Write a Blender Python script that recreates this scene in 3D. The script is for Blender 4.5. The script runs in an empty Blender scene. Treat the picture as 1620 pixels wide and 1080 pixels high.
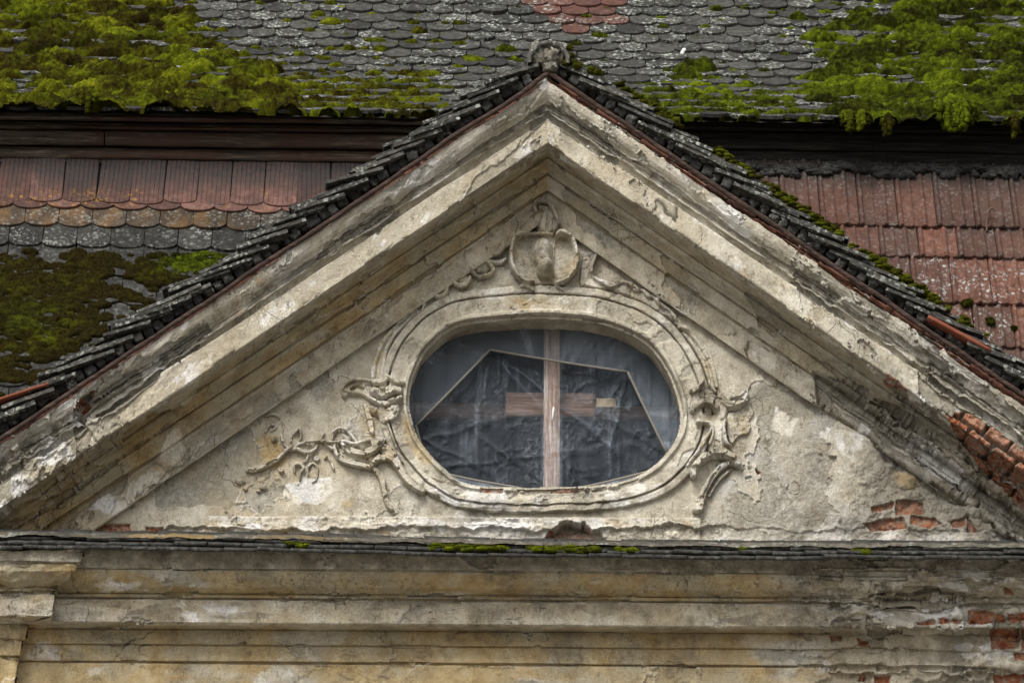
import bpy, math, random
import numpy as np
from mathutils import Vector, Matrix

# ------------------------------------------------------------------ camera, sky, sun, exposure
scene = bpy.context.scene
COL = scene.collection
SW, SH = 1620.0, 1080.0
FPX = 6512.0
PITCH, YAW, ROLL = math.radians(20.0), math.radians(1.3), math.radians(0.35)
RM = Matrix.Rotation(-YAW, 3, 'Z') @ Matrix.Rotation(math.radians(90) + PITCH, 3, 'X') @ Matrix.Rotation(ROLL, 3, 'Z')
R = np.array(RM)
def raydir(px, py):
    px = np.asarray(px, float); py = np.asarray(py, float)
    a = (px - SW / 2) / FPX; b = -(py - SH / 2) / FPX
    d = a[..., None] * R[:, 0] + b[..., None] * R[:, 1] - R[:, 2]
    return d
CAM = np.array([0, 0, 9.2]) - 22.0 * raydir(868.0, 640.0) / np.linalg.norm(raydir(868.0, 640.0))
cam_d = bpy.data.cameras.new("camera"); cam = bpy.data.objects.new("camera", cam_d); COL.objects.link(cam)
cam_d.sensor_width = 36.0; cam_d.lens = FPX / SW * 36.0; cam_d.clip_end = 1000.0
cam.matrix_world = Matrix.Translation(Vector(CAM)) @ RM.to_4x4()
scene.camera = cam

SUN_EL, SUN_AZ = math.radians(45), math.radians(-24)      # azimuth measured from the street side (-Y), negative = left
world = bpy.data.worlds.new("World"); scene.world = world; world.use_nodes = True
wn = world.node_tree; bg = wn.nodes["Background"]
sky = wn.nodes.new("ShaderNodeTexSky"); sky.sky_type = 'NISHITA'; sky.sun_disc = False
sky.sun_elevation = SUN_EL; sky.sun_rotation = math.pi - SUN_AZ
sky.dust_density = 4.0; sky.air_density = 1.0; sky.ozone_density = 1.0
hs = wn.nodes.new("ShaderNodeHueSaturation"); hs.inputs["Saturation"].default_value = 0.22
wn.links.new(sky.outputs[0], hs.inputs["Color"]); wn.links.new(hs.outputs[0], bg.inputs["Color"])
bg.inputs["Strength"].default_value = 0.085
sun_d = bpy.data.lights.new("sun", 'SUN'); sun = bpy.data.objects.new("sun", sun_d); COL.objects.link(sun)
sun_d.energy = 1.6; sun_d.angle = math.radians(24); sun_d.color = (1.0, 0.95, 0.87)
sdir = Vector((math.sin(SUN_AZ) * math.cos(SUN_EL), -math.cos(SUN_AZ) * math.cos(SUN_EL), math.sin(SUN_EL)))
sun.rotation_euler = sdir.to_track_quat('Z', 'Y').to_euler(); sun.location = (-10, -20, 40)
scene.view_settings.view_transform = 'Standard'; scene.view_settings.look = 'None'
scene.view_settings.gamma = 1.0; scene.view_settings.exposure = 0.88
try:
    scene.cycles.max_bounces = 8; scene.cycles.transparent_max_bounces = 12; scene.cycles.use_denoising = True; scene.cycles.denoiser = 'OPENIMAGEDENOISE'; scene.cycles.denoising_input_passes = 'RGB_ALBEDO_NORMAL'; scene.cycles.denoising_prefilter = 'ACCURATE'
except Exception: pass

# ------------------------------------------------------------------ layout helpers
def P(px, py, Y):
    """the point on the upright plane y=Y seen at photograph pixel px,py"""
    d = raydir(px, py); Y = np.asarray(Y, float)
    t = (Y - CAM[1]) / d[..., 1]
    return CAM + d * t[..., None]
def PPL(px, py, o, n):
    d = raydir(px, py); t = np.dot(np.asarray(o) - CAM, n) / (d @ np.asarray(n)); return CAM + d * t[..., None]
def proj(X):
    v = (np.asarray(X) - CAM) @ R
    return SW / 2 + FPX * v[..., 0] / -v[..., 2], SH / 2 - FPX * v[..., 1] / -v[..., 2]

# ------------------------------------------------------------------ noise
def _h(ix, iy, iz, seed):
    h = (ix.astype(np.int64) * 374761393 + iy.astype(np.int64) * 668265263 + iz.astype(np.int64) * 2147483647 + seed * 1274126177) & 0xffffffff
    h = ((h ^ (h >> 13)) * 1274126177) & 0xffffffff
    h = ((h ^ (h >> 16)) * 2246822519) & 0xffffffff
    return ((h ^ (h >> 15)) & 0xffffff) / float(0xffffff)
def vn2(x, y, seed=0):
    fx = np.floor(x); fy = np.floor(y); u = x - fx; v = y - fy
    u = u * u * u * (u * (u * 6 - 15) + 10); v = v * v * v * (v * (v * 6 - 15) + 10)
    z = np.zeros_like(fx)
    a = _h(fx, fy, z, seed); b = _h(fx + 1, fy, z, seed); c = _h(fx, fy + 1, z, seed); d = _h(fx + 1, fy + 1, z, seed)
    return (a * (1 - u) + b * u) * (1 - v) + (c * (1 - u) + d * u) * v
def fbm(x, y, oct=5, seed=0, gain=.5):
    s = np.zeros(np.broadcast(x, y).shape); a = 1.0; t = 0.0; ca, sa = math.cos(.6), math.sin(.6)
    x = x + 0 * y; y = y + 0 * x
    for o in range(oct):
        s += a * vn2(x, y, seed + o * 17); t += a; a *= gain
        x, y = (x * ca - y * sa) * 2.03 + 3.7, (x * sa + y * ca) * 2.03 + 1.3
    return s / t                      # 0..1 around .5
def ss(e0, e1, x):
    t = np.clip((x - e0) / (e1 - e0), 0, 1); return t * t * (3 - 2 * t)
def crackline(x, y, seed, w):
    """thin wandering lines, 1 on the crack"""
    jx = x + .10 * (fbm(x * 9, y * 9, 3, seed + 3) - .5); jy = y + .10 * (fbm(x * 9 + 7, y * 9, 3, seed + 4) - .5)
    n = .8 * vn2(jx * .9, jy * .9, seed) + .2 * vn2(jx * 2.3, jy * 2.3, seed + 1)
    return (1 - ss(0, w * .55, np.abs(n - .5))) * ss(.40, .52, fbm(x * 1.9, y * 1.9, 2, seed + 6))

def lip(U, n=3):
    """narrow band just outside the edge of a lost coat, where the paint curls forward"""
    b = U.copy()
    for _ in range(n):
        p = np.pad(b, 1, mode='edge'); b = (p[:-2, 1:-1] + p[2:, 1:-1] + p[1:-1, :-2] + p[1:-1, 2:] + p[1:-1, 1:-1]) / 5
    return np.clip(b * (1 - U) * 3.2, 0, 1)
def sd_poly(X, Y, poly):
    """signed distance in pixels, positive inside"""
    p = np.asarray(poly, float); d = np.full(X.shape, 1e18); ins = np.zeros(X.shape, bool)
    n = len(p)
    for i in range(n):
        a = p[i]; b = p[(i + 1) % n]; e = b - a
        wx = X - a[0]; wy = Y - a[1]; L = e @ e + 1e-12
        t = np.clip((wx * e[0] + wy * e[1]) / L, 0, 1)
        d = np.minimum(d, (wx - t * e[0]) ** 2 + (wy - t * e[1]) ** 2)
        c = (a[1] > Y) != (b[1] > Y)
        xi = a[0] + (Y - a[1]) * (e[0]) / (e[1] if abs(e[1]) > 1e-9 else 1e-9)
        ins ^= c & (X < xi)
    d = np.sqrt(d); return np.where(ins, d, -d)
def region(X, Y, polys, warp=6.0, sc=14.0, soft=1.0, seed=5, oct=4):
    """mask of rough-edged patches drawn on the facade; warp in px"""
    m = np.zeros(X.shape)
    for k, poly in enumerate(polys):
        p = np.asarray(poly, float); mg = warp * 2 + 4
        q = (X > p[:, 0].min() - mg) & (X < p[:, 0].max() + mg) & (Y > p[:, 1].min() - mg) & (Y < p[:, 1].max() + mg)
        if not q.any(): continue
        x = X[q]; y = Y[q]
        s = sd_poly(x, y, p) + (fbm(x / sc, y / sc, oct, seed + k) - .5) * 2 * warp
        m[q] = np.maximum(m[q], ss(-soft, soft, s))
    return m
def spline(pts, n=8, closed=False):
    p = np.asarray(pts, float); N = len(p); out = []
    rng = range(N if closed else N - 1)
    for i in rng:
        if closed: a, b, c, d = p[(i - 1) % N], p[i], p[(i + 1) % N], p[(i + 2) % N]
        else: a, b, c, d = p[max(i - 1, 0)], p[i], p[i + 1], p[min(i + 2, N - 1)]
        for t in np.linspace(0, 1, n, endpoint=False):
            out.append(.5 * ((2 * b) + (c - a) * t + (2 * a - 5 * b + 4 * c - d) * t * t + (3 * b - a - 3 * c + d) * t ** 3))
    if not closed: out.append(p[-1])
    return np.array(out)

# ------------------------------------------------------------------ objects
def tag(o, label=None, cat=None, group=None, kind=None):
    if label: o["label"] = label
    if cat: o["category"] = cat
    if group: o["group"] = group
    if kind: o["kind"] = kind
    return o
def empty(name, loc, label, cat, group=None):
    o = bpy.data.objects.new(name, None); COL.objects.link(o); o.location = Vector([float(v) for v in loc]); o.empty_display_size = .2
    return tag(o, label, cat, group, 'thing')
def world_loc(o):
    v = Vector((0, 0, 0))
    while o is not None: v = v + o.location; o = o.parent
    return np.array(v)
def mesh_obj(name, V, F, mat, parent=None, attrs=None, smooth=True, loc=None):
    V = np.asarray(V, float).reshape(-1, 3)
    off = world_loc(parent) if parent is not None else np.zeros(3)
    own = np.zeros(3)
    if loc is not None: own = np.asarray(loc, float) - off
    V = V - off - own
    me = bpy.data.meshes.new(name)
    Fs = F if isinstance(F, list) else [F]
    Fs = [np.asarray(f, np.int32) for f in Fs if len(f)]
    nl = sum(f.size for f in Fs); nf = sum(len(f) for f in Fs)
    me.vertices.add(len(V)); me.vertices.foreach_set("co", V.astype(np.float32).ravel())
    me.loops.add(nl); me.polygons.add(nf)
    me.loops.foreach_set("vertex_index", np.concatenate([f.ravel() for f in Fs]))
    tot = np.concatenate([np.full(len(f), f.shape[1], np.int32) for f in Fs]); st = np.concatenate([[0], np.cumsum(tot)[:-1]]).astype(np.int32)
    me.polygons.foreach_set("loop_start", st); me.polygons.foreach_set("loop_total", tot)
    me.polygons.foreach_set("use_smooth", np.full(nf, smooth))
    for k, a in (attrs or {}).items():
        at = me.attributes.new(k, 'FLOAT_COLOR', 'POINT'); a = np.asarray(a, np.float32).reshape(len(V), -1)
        b = np.ones((len(V), 4), np.float32); b[:, :a.shape[1]] = a; at.data.foreach_set("color", b.ravel())
    me.materials.append(mat); me.update(calc_edges=True); me.validate()
    o = bpy.data.objects.new(name, me); COL.objects.link(o)
    if parent is not None: o.parent = parent
    o.location = Vector(own)
    return o
def grid_faces(n, m, keep=None, flip=False):
    i = np.arange(n * m).reshape(n, m)
    q = np.stack([i[:-1, :-1], i[:-1, 1:], i[1:, 1:], i[1:, :-1]], -1).reshape(-1, 4)
    if flip: q = q[:, ::-1]
    if keep is not None: q = q[keep.reshape(-1)]
    return q
def compact(V, F, attrs=None):
    used = np.zeros(len(V), bool); used[F.ravel()] = True; mp = np.cumsum(used) - 1
    at = {k: np.asarray(a)[used] for k, a in (attrs or {}).items()}
    return V[used], mp[F], at
def grid_normals(G):
    a = np.gradient(G, axis=0); b = np.gradient(G, axis=1); n = np.cross(a, b)
    n /= np.linalg.norm(n, axis=-1, keepdims=True) + 1e-12
    s = np.sign((n * (CAM - G)).sum(-1, keepdims=True)); s[s == 0] = 1      # towards the open side
    return n * s
class MB:
    """collects pieces into one mesh"""
    def __init__(s): s.v = []; s.q = []; s.t = []; s.n = 0; s.a = []
    def add(s, V, Q=None, T=None, a=(0, 0, 0)):
        V = np.asarray(V, float).reshape(-1, 3); s.v.append(V)
        if Q is not None and len(Q): s.q.append(np.asarray(Q, np.int64) + s.n)
        if T is not None and len(T): s.t.append(np.asarray(T, np.int64) + s.n)
        A = np.asarray(a, float)
        s.a.append(np.tile(A, (len(V), 1)) if A.ndim == 1 else A); s.n += len(V)
    def build(s, name, mat, parent=None, smooth=True, loc=None):
        F = []
        if s.q: F.append(np.concatenate(s.q))
        if s.t: F.append(np.concatenate(s.t))
        return mesh_obj(name, np.concatenate(s.v), F, mat, parent, {"tone": np.concatenate(s.a)}, smooth, loc)
rng = np.random.default_rng(7)
def box_grid(n=(4, 3, 3)):
    """unit box (-.5...5) with a grid on each face, welded"""
    vs = {}; V = []; Q = []
    def vid(p):
        k = tuple(np.round(p, 5))
        if k not in vs: vs[k] = len(V); V.append(p)
        return vs[k]
    for ax in range(3):
        u, w = [(1, 2), (2, 0), (0, 1)][ax]
        for s in (-.5, .5):
            for i in range(n[u]):
                for j in range(n[w]):
                    c = []
                    for (di, dj) in ((0, 0), (1, 0), (1, 1), (0, 1)):
                        p = [0, 0, 0]; p[ax] = s; p[u] = (i + di) / n[u] - .5; p[w] = (j + dj) / n[w] - .5; c.append(vid(p))
                    Q.append(c if s > 0 else c[::-1])
    return np.array(V, float), np.array(Q)
_BG = {}
def slab(mb, center, ax, dims, n=(6, 2, 2), jit=.1, rnd=0.0, a=(0, 0, 0), seed=None):
    """a rough block: ax = 3 unit axes (rows), dims = sizes; edges worn by noise"""
    if n not in _BG: _BG[n] = box_grid(n)
    V, Q = _BG[n]; V = V.copy(); sd = int(rng.integers(1 << 20)) if seed is None else seed
    if rnd > 0:                                   # round the corners
        L = np.abs(V).max(1, keepdims=True); D = V / (np.linalg.norm(V, axis=1, keepdims=True) + 1e-9) * .62
        V = V * (1 - rnd) + D * rnd
    r = np.random.default_rng(sd)
    V = V + (r.random(V.shape) - .5) * jit * np.array([min(dims) / d for d in dims]) * 2
    W = (V * np.array(dims)) @ np.asarray(ax, float) + np.asarray(center, float)
    mb.add(W, Q, a=a)
def tube(mb, pts, rad, nseg=8, a=(0, 0, 0), cap=True):
    p = np.asarray(pts, float); n = len(p); rad = np.broadcast_to(np.asarray(rad, float), (n,))
    t = np.gradient(p, axis=0); t /= np.linalg.norm(t, axis=1, keepdims=True) + 1e-12
    up = np.array([0, 1.0, 0.02]); s = np.cross(t, up); s /= np.linalg.norm(s, axis=1, keepdims=True) + 1e-12; w = np.cross(s, t)
    ang = np.linspace(0, 2 * math.pi, nseg, endpoint=False)
    V = p[:, None] + rad[:, None, None] * (np.cos(ang)[None, :, None] * s[:, None] + np.sin(ang)[None, :, None] * w[:, None])
    i = np.arange(n * nseg).reshape(n, nseg); j = np.roll(i, -1, 1)
    Q = np.stack([i[:-1], j[:-1], j[1:], i[1:]], -1).reshape(-1, 4)
    V = V.reshape(-1, 3); T = []
    if cap:
        V = np.vstack([V, p[0], p[-1]]); c0, c1 = n * nseg, n * nseg + 1
        T = [(i[0, k], c0, j[0, k]) for k in range(nseg)] + [(i[-1, k], j[-1, k], c1) for k in range(nseg)]
    mb.add(V, Q, T, a=a)

# ------------------------------------------------------------------ materials
class NT:
    def __init__(s, name, rough=.9, spec=.25):
        m = bpy.data.materials.new(name); m.use_nodes = True; s.m = m; s.t = m.node_tree
        s.b = s.t.nodes["Principled BSDF"]; s.b.inputs["Roughness"].default_value = rough
        s.b.inputs["Specular IOR Level"].default_value = spec
        s.co = s.t.nodes.new("ShaderNodeTexCoord").outputs["Object"]
    def l(s, a, b): s.t.links.new(a, b)
    def put(s, sock, v):
        if hasattr(v, "is_linked"): s.l(v, sock)
        elif isinstance(v, (tuple, list)): sock.default_value = (*v, 1.0) if len(v) == 3 and sock.type == 'RGBA' else v
        else: sock.default_value = v
    def map(s, scale=(1, 1, 1), vec=None, rot=(0, 0, 0)):
        n = s.t.nodes.new("ShaderNodeMapping"); s.l(vec or s.co, n.inputs[0]); n.inputs["Scale"].default_value = scale; n.inputs["Rotation"].default_value = rot
        return n.outputs[0]
    def noise(s, scale, detail=6, rough=.55, vec=None, dist=0.0, out=0):
        n = s.t.nodes.new("ShaderNodeTexNoise"); s.l(vec or s.co, n.inputs["Vector"])
        n.inputs["Scale"].default_value = scale; n.inputs["Detail"].default_value = detail; n.inputs["Roughness"].default_value = rough; n.inputs["Distortion"].default_value = dist
        return n.outputs[out]
    def voro(s, scale, feature='F1', vec=None, out=0, rnd=1.0):
        n = s.t.nodes.new("ShaderNodeTexVoronoi"); n.feature = feature; s.l(vec or s.co, n.inputs["Vector"]); n.inputs["Scale"].default_value = scale; n.inputs["Randomness"].default_value = rnd
        return n.outputs[out]
    def ramp(s, fac, stops, interp='LINEAR'):
        n = s.t.nodes.new("ShaderNodeValToRGB"); s.put(n.inputs[0], fac); e = n.color_ramp.elements; n.color_ramp.interpolation = interp
        while len(e) < len(stops): e.new(.5)
        for k, (p, c) in enumerate(stops):
            e[k].position = p; c = (c, c, c) if not isinstance(c, (tuple, list)) else c; e[k].color = (*c, 1)
        return n.outputs[0]
    def mix(s, fac, a, b, mode='MIX'):
        n = s.t.nodes.new("ShaderNodeMix"); n.data_type = 'RGBA'; n.blend_type = mode
        s.put(n.inputs[0], fac); s.put(n.inputs[6], a); s.put(n.inputs[7], b); return n.outputs[2]
    def math(s, op, a, b=0.0, clamp=False):
        n = s.t.nodes.new("ShaderNodeMath"); n.operation = op; n.use_clamp = clamp; s.put(n.inputs[0], a); s.put(n.inputs[1], b); return n.outputs[0]
    def attr(s, name):
        n = s.t.nodes.new("ShaderNodeAttribute"); n.attribute_name = name
        q = s.t.nodes.new("ShaderNodeSeparateColor"); s.l(n.outputs["Color"], q.inputs[0]); return q.outputs[0], q.outputs[1], q.outputs[2], n.outputs["Alpha"]
    def bump(s, h, dist=.005, strength=1.0, prev=None):
        n = s.t.nodes.new("ShaderNodeBump"); s.put(n.inputs["Height"], h); n.inputs["Distance"].default_value = dist; n.inputs["Strength"].default_value = strength
        if prev is not None: s.l(prev, n.inputs["Normal"])
        return n.outputs[0]
    def done(s, col, normal=None, rough=None):
        s.put(s.b.inputs["Base Color"], col)
        if normal is not None: s.l(normal, s.b.inputs["Normal"])
        if rough is not None: s.put(s.b.inputs["Roughness"], rough)
        return s.m

def mat_plaster():
    t = NT("weathered_plaster", .93, .2)
    U, B, O, G = t.attr("wear"); Wt, K, S, _ = t.attr("stain_shade")
    n1 = t.noise(1.7, 5, .55); n2 = t.noise(7.5, 9, .66); n3 = t.noise(38, 6, .65); n4 = t.noise(150, 3, .6)
    base = t.ramp(n2, [(.30, (.22, .197, .155)), (.41, (.385, .352, .283)), (.52, (.49, .455, .375)), (.68, (.64, .61, .53))])
    base = t.mix(t.ramp(n1, [(.48, 0), (.68, .5)]), base, t.mix(n3, (.36, .310, .225), (.46, .405, .31)))
    und = t.ramp(n3, [(.28, (.20, .19, .155)), (.48, (.325, .31, .265)), (.72, (.47, .455, .41))])
    und = t.mix(t.ramp(t.noise(4.5, 6, .6), [(.42, 0), (.62, .8)]), und, t.mix(n3, (.23, .21, .165), (.36, .33, .26)))
    och = t.ramp(n2, [(.32, (.22, .155, .07)), (.45, (.385, .285, .145)), (.58, (.465, .365, .205)), (.72, (.53, .46, .31))])
    och = t.mix(t.ramp(t.noise(3.1, 6, .6), [(.44, 0), (.60, .75)]), och, t.mix(n2, (.29, .27, .20), (.43, .40, .31)))
    wht = t.mix(t.ramp(t.noise(2.6, 3), [(.47, 0), (.53, 1)]), t.ramp(n2, [(.33, (.50, .49, .48)), (.55, (.74, .73, .71))]), t.ramp(n2, [(.36, (.50, .40, .27)), (.44, (.60, .56, .47)), (.6, (.68, .65, .57))]))
    brk = t.ramp(t.noise(22, 7, .65), [(.30, (.13, .036, .018)), (.46, (.27, .082, .036)), (.58, (.36, .135, .066)), (.68, (.40, .22, .15)), (.8, (.46, .38, .33))])
    col = t.mix(U, base, und); col = t.mix(O, col, och); col = t.mix(Wt, col, wht); col = t.mix(t.math('MULTIPLY', B, t.ramp(t.noise(32, 7, .7), [(.38, .28), (.53, 1)])), col, brk)
    # soot and run-off stains; S also carries painted shade of the moulding grooves
    stn = t.math('MULTIPLY', S, t.ramp(t.noise(14, 8, .72), [(.36, 0), (.58, 1)]))
    col = t.mix(t.math('MULTIPLY', stn, .82), col, t.mix(n3, (.10, .085, .065), (.17, .15, .12)))
    drt = t.math('MULTIPLY', t.ramp(t.noise(30, 8, .78, t.map((1, 1, .55))), [(.53, 0), (.62, .75)]), t.ramp(t.noise(3.6, 4), [(.40, .15), (.60, 1)]))
    col = t.mix(drt, col, (.13, .11, .08))
    spk = t.math('MULTIPLY', t.ramp(t.voro(55), [(.05, 1), (.16, 0)]), t.ramp(t.noise(6, 4), [(.46, 0), (.62, .8)]))
    col = t.mix(spk, col, (.07, .06, .045))
    col = t.mix(t.math('MULTIPLY', K, .85), col, (.045, .036, .026))
    col = t.mix(t.ramp(t.noise(2.9, 5, .6), [(.40, .28), (.60, .80)]), col, t.mix(t.ramp(t.noise(95, 6, .75), [(.3, 0), (.7, 1)]), (.42, .40, .37), (1.45, 1.45, 1.43)), 'MULTIPLY')
    wv = t.t.nodes.new("ShaderNodeVectorMath"); wv.operation = 'MULTIPLY_ADD'; t.l(t.noise(5, 4, .6, out=1), wv.inputs[0]); wv.inputs[1].default_value = (.12, .12, .12); t.l(t.co, wv.inputs[2])
    cr = t.ramp(t.voro(5.2, 'DISTANCE_TO_EDGE', wv.outputs[0]), [(0.0, 1), (.007, 0)])
    cr = t.math('MULTIPLY', cr, t.ramp(t.noise(3.2, 3), [(.57, 0), (.63, 1)]))
    col = t.mix(t.math('MULTIPLY', cr, .7), col, (.06, .05, .035))
    h = t.math('ADD', t.math('MULTIPLY', n3, 1.0), t.math('MULTIPLY', n4, .35)); h = t.math('SUBTRACT', h, t.math('MULTIPLY', cr, .9)); h = t.math('SUBTRACT', h, t.math('MULTIPLY', spk, .8))
    nb = t.bump(h, .010, .9)
    return t.done(col, nb)
def mat_tile(name, c0, c1, c2, lichen=.5, tint=None, grime=.4, lich=((.34, .40, .34), (.60, .60, .57))):
    t = NT(name, .88, .3); r, L, g, _ = t.attr("tone")
    n = t.noise(26, 7, .68); n2 = t.noise(110, 4, .65); nl = t.noise(9, 6, .62)
    col = t.ramp(n, [(.30, c0), (.5, c1), (.72, c2)])
    col = t.mix(1.0, col, t.ramp(r, [(0, (.50, .50, .50)), (1, (1.32, 1.29, 1.25))]), 'MULTIPLY')
    if tint: col = t.mix(t.math('MULTIPLY', g, t.ramp(n, [(.38, .62), (.6, 1)])), col, tint)
    v = t.ramp(t.voro(30, vec=t.map((1, 1, 1))), [(.20, 1), (.42, 0)])
    lm = t.math('MULTIPLY', t.math('MULTIPLY', t.ramp(t.noise(48, 5, .7), [(.53, 0), (.59, 1)]), t.ramp(nl, [(.44, 0), (.60, 1)])), t.math('MULTIPLY', L, lichen * 2.0, True), True)
    sp = t.ramp(t.math('ADD', t.voro(19), t.math('MULTIPLY', t.noise(60, 4, .7), .34)), [(.36, 1), (.44, 0)])
    lm = t.math('MAXIMUM', lm, t.math('MULTIPLY', sp, t.math('MULTIPLY', t.math('MULTIPLY', L, t.ramp(n2, [(.36, .35), (.55, 1)])), lichen * 1.3, True)))
    col = t.mix(lm, col, t.mix(t.noise(13, 3), *lich))
    col = t.mix(t.math('MULTIPLY', t.ramp(t.noise(17, 8, .75), [(.50, 0), (.66, 1)]), grime), col, (.035, .033, .028))
    col = t.mix(.5, col, t.mix(n2, (.55, .55, .55), (1.3, 1.3, 1.3)), 'MULTIPLY')
    nb = t.bump(t.math('ADD', n, t.math('MULTIPLY', n2, .5)), .005, .8)
    return t.done(col, nb)
def mat_moss():
    t = NT("roof_moss", 1.0, .05); r, d, g, _ = t.attr("tone")
    n = t.noise(34, 5, .6); n2 = t.noise(190, 3, .7)
    col = t.ramp(t.math('ADD', t.math('MULTIPLY', r, .62), t.math('MULTIPLY', n, .38)), [(.16, (.012, .008, .002)), (.34, (.034, .028, .003)), (.50, (.060, .066, .004)), (.70, (.118, .132, .006)), (.90, (.20, .21, .012))])
    col = t.mix(d, col, t.mix(n, (.010, .0075, .003), (.034, .027, .006)))
    col = t.mix(g, col, t.ramp(t.math('ADD', t.math('MULTIPLY', r, .62), t.math('MULTIPLY', n, .38)), [(.16, (.008, .010, .002)), (.34, (.024, .034, .003)), (.50, (.050, .074, .004)), (.70, (.092, .132, .006)), (.90, (.15, .20, .012))]))
    col = t.mix(.9, col, t.mix(t.ramp(n2, [(.36, 0), (.64, 1)]), (.30, .29, .26), (1.6, 1.6, 1.5)), 'MULTIPLY')
    return t.done(col, t.bump(t.math('ADD', n2, n), .006, .9))
def mat_wood(name, c0, c1, c2, paint=None, rough=.75, up=False):
    t = NT(name, rough, .25)
    v = t.map((22, 14, 1.2) if up else (1.2, 14, 22)); n = t.noise(3.2, 8, .7, v); n2 = t.noise(2.2, 6, .65); n3 = t.noise(6, 6, .7, t.map((60, 30, 2) if up else (2, 30, 60)))
    col = t.ramp(n, [(.36, c0), (.5, c1), (.64, c2)])
    if paint: col = t.mix(t.ramp(n2, [(.46, 0), (.56, .85)]), col, t.mix(n3, paint, tuple(x * 1.8 for x in paint)))
    col = t.mix(.5, col, t.mix(n3, (.4, .4, .4), (1.4, 1.4, 1.4)), 'MULTIPLY')
    return t.done(col, t.bump(t.math('ADD', n, n3), .008, .7))
def mat_simple(name, c, rough=.8, bs=40, bd=.003, var=.35, spec=.3):
    t = NT(name, rough, spec); n = t.noise(bs, 6, .65)
    return t.done(t.mix(n, tuple(x * (1 - var) for x in c), tuple(x * (1 + var) for x in c)), t.bump(n, bd, .7))
def mat_sheet():
    t = NT("clear_plastic_sheet", .32, .5); hz, cr, _, _ = t.attr("tone")
    n = t.noise(4, 2, .5); n2 = t.noise(9, 3, .5, t.map((1, 1, .4)))
    col = t.mix(n, (.37, .45, .56), (.52, .60, .70))
    t.put(t.b.inputs["Base Color"], col)
    nb = t.bump(t.math('ADD', t.math('MULTIPLY', n, .6), t.math('MULTIPLY', n2, .15)), .004, .6); t.l(nb, t.b.inputs["Normal"])
    tr = t.t.nodes.new("ShaderNodeBsdfTransparent"); tr.inputs[0].default_value = (.93, .95, .98, 1)
    mx = t.t.nodes.new("ShaderNodeMixShader")
    f = t.math('ADD', t.math('MULTIPLY', hz, .15), t.math('MULTIPLY', t.ramp(n2, [(.35, 0), (.75, 1)]), .05)); f = t.math('ADD', f, t.math('MULTIPLY', cr, .34)); f = t.math('ADD', f, .06, True)
    t.l(f, mx.inputs[0]); t.l(tr.outputs[0], mx.inputs[1]); t.l(t.b.outputs[0], mx.inputs[2])
    t.l(mx.outputs[0], t.t.nodes["Material Output"].inputs[0]); return t.m

M = dict(
    plaster=mat_plaster(),
    slate=mat_tile("grey_weathered_clay_tile", (.013, .0135, .0125), (.040, .0405, .037), (.100, .099, .090), .72, grime=.6),
    dimslate=mat_tile("dark_lower_tile", (.010, .0098, .009), (.026, .0255, .024), (.065, .064, .060), .5, tint=(.12, .068, .028), grime=.5, lich=((.20, .22, .19), (.38, .38, .36))),
    verge=mat_tile("verge_clay_tile", (.019, .0185, .0175), (.056, .054, .049), (.145, .14, .128), .6),
    mortar=mat_tile("verge_mortar", (.014, .014, .0135), (.040, .039, .037), (.11, .106, .10), .35),
    fillet=mat_tile("fillet_mortar", (.04, .036, .029), (.10, .091, .073), (.19, .175, .145), .5, tint=(.22, .15, .06)),
    redtile=mat_tile("red_repair_tile", (.040, .020, .016), (.088, .036, .027), (.16, .082, .064), .8),
    ribbed=mat_tile("red_interlocking_tile", (.058, .024, .017), (.130, .054, .036), (.205, .098, .070), 1.1, tint=(.035, .030, .027), grime=.5, lich=((.19, .205, .20), (.50, .52, .50))),
    beaver=mat_tile("faded_red_plain_tile", (.064, .033, .027), (.118, .060, .050), (.185, .112, .096), 2.2, tint=(.026, .025, .026), grime=.45, lich=((.22, .10, .016), (.30, .17, .05))),  # dark second colour paints the shading below the eaves into these tiles
    orange=mat_simple("orange_clay", (.18, .055, .030), .85, 30),
    moss=mat_moss(),
    brownwood=mat_wood("brown_painted_board", (.010, .008, .006), (.05, .037, .026), (.15, .118, .085), (.036, .017, .011)),
    blackwood=mat_wood("blackened_board", (.008, .007, .006), (.020, .018, .015), (.05, .045, .036)),
    vergewood=mat_wood("dark_verge_batten", (.022, .013, .010), (.05, .030, .024), (.10, .065, .05)),
    postwood=mat_wood("raw_window_timber", (.15, .082, .052), (.25, .145, .095), (.37, .26, .20)),
    uprightwood=mat_wood("raw_upright_timber", (.24, .14, .09), (.44, .30, .22), (.68, .60, .54), up=True),
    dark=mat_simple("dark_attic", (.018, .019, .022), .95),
    sheet=mat_sheet(),
    wire=mat_simple("sheet_edge_lath", (.20, .185, .16), .6),
    metal=mat_simple("rusty_iron", (.10, .06, .04), .6),
    pale=mat_simple("light_slit_cream", (.36, .27, .15), .8),  # cream that stands in for the slit of light
    whitescrap=mat_simple("white_scrap", (.8, .8, .8), .7, 60, .002, .08),
    ground=mat_simple("yard_ground", (.19, .175, .15), .95, 3, .02),
    deck=mat_simple("roof_underlay", (.03, .028, .025), .95),
)

# ------------------------------------------------------------------ ground and body of the building
gz = 0.0
G = np.array([[-250, -250, gz], [250, -250, gz], [250, 250, gz], [-250, 250, gz]], float)
tag(mesh_obj("ground", G, np.array([[0, 1, 2, 3]]), M["ground"]), kind="structure")

LEDX = [-400, 0, 400, 540, 810, 1080, 1620, 2000]
LEDY = [863, 866, 871, 874, 880, 883, 884, 885]          # underside of the tile ledge, px
def ledge_y(px): return np.interp(px, LEDX, LEDY)
Z_LEDGE = float(P(868, 858, -.5)[2])

front = empty("pediment_front", P(868, 872, 0.0), "weathered cream stucco pediment with an oval window above a moulded cornice", "pediment")

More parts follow.
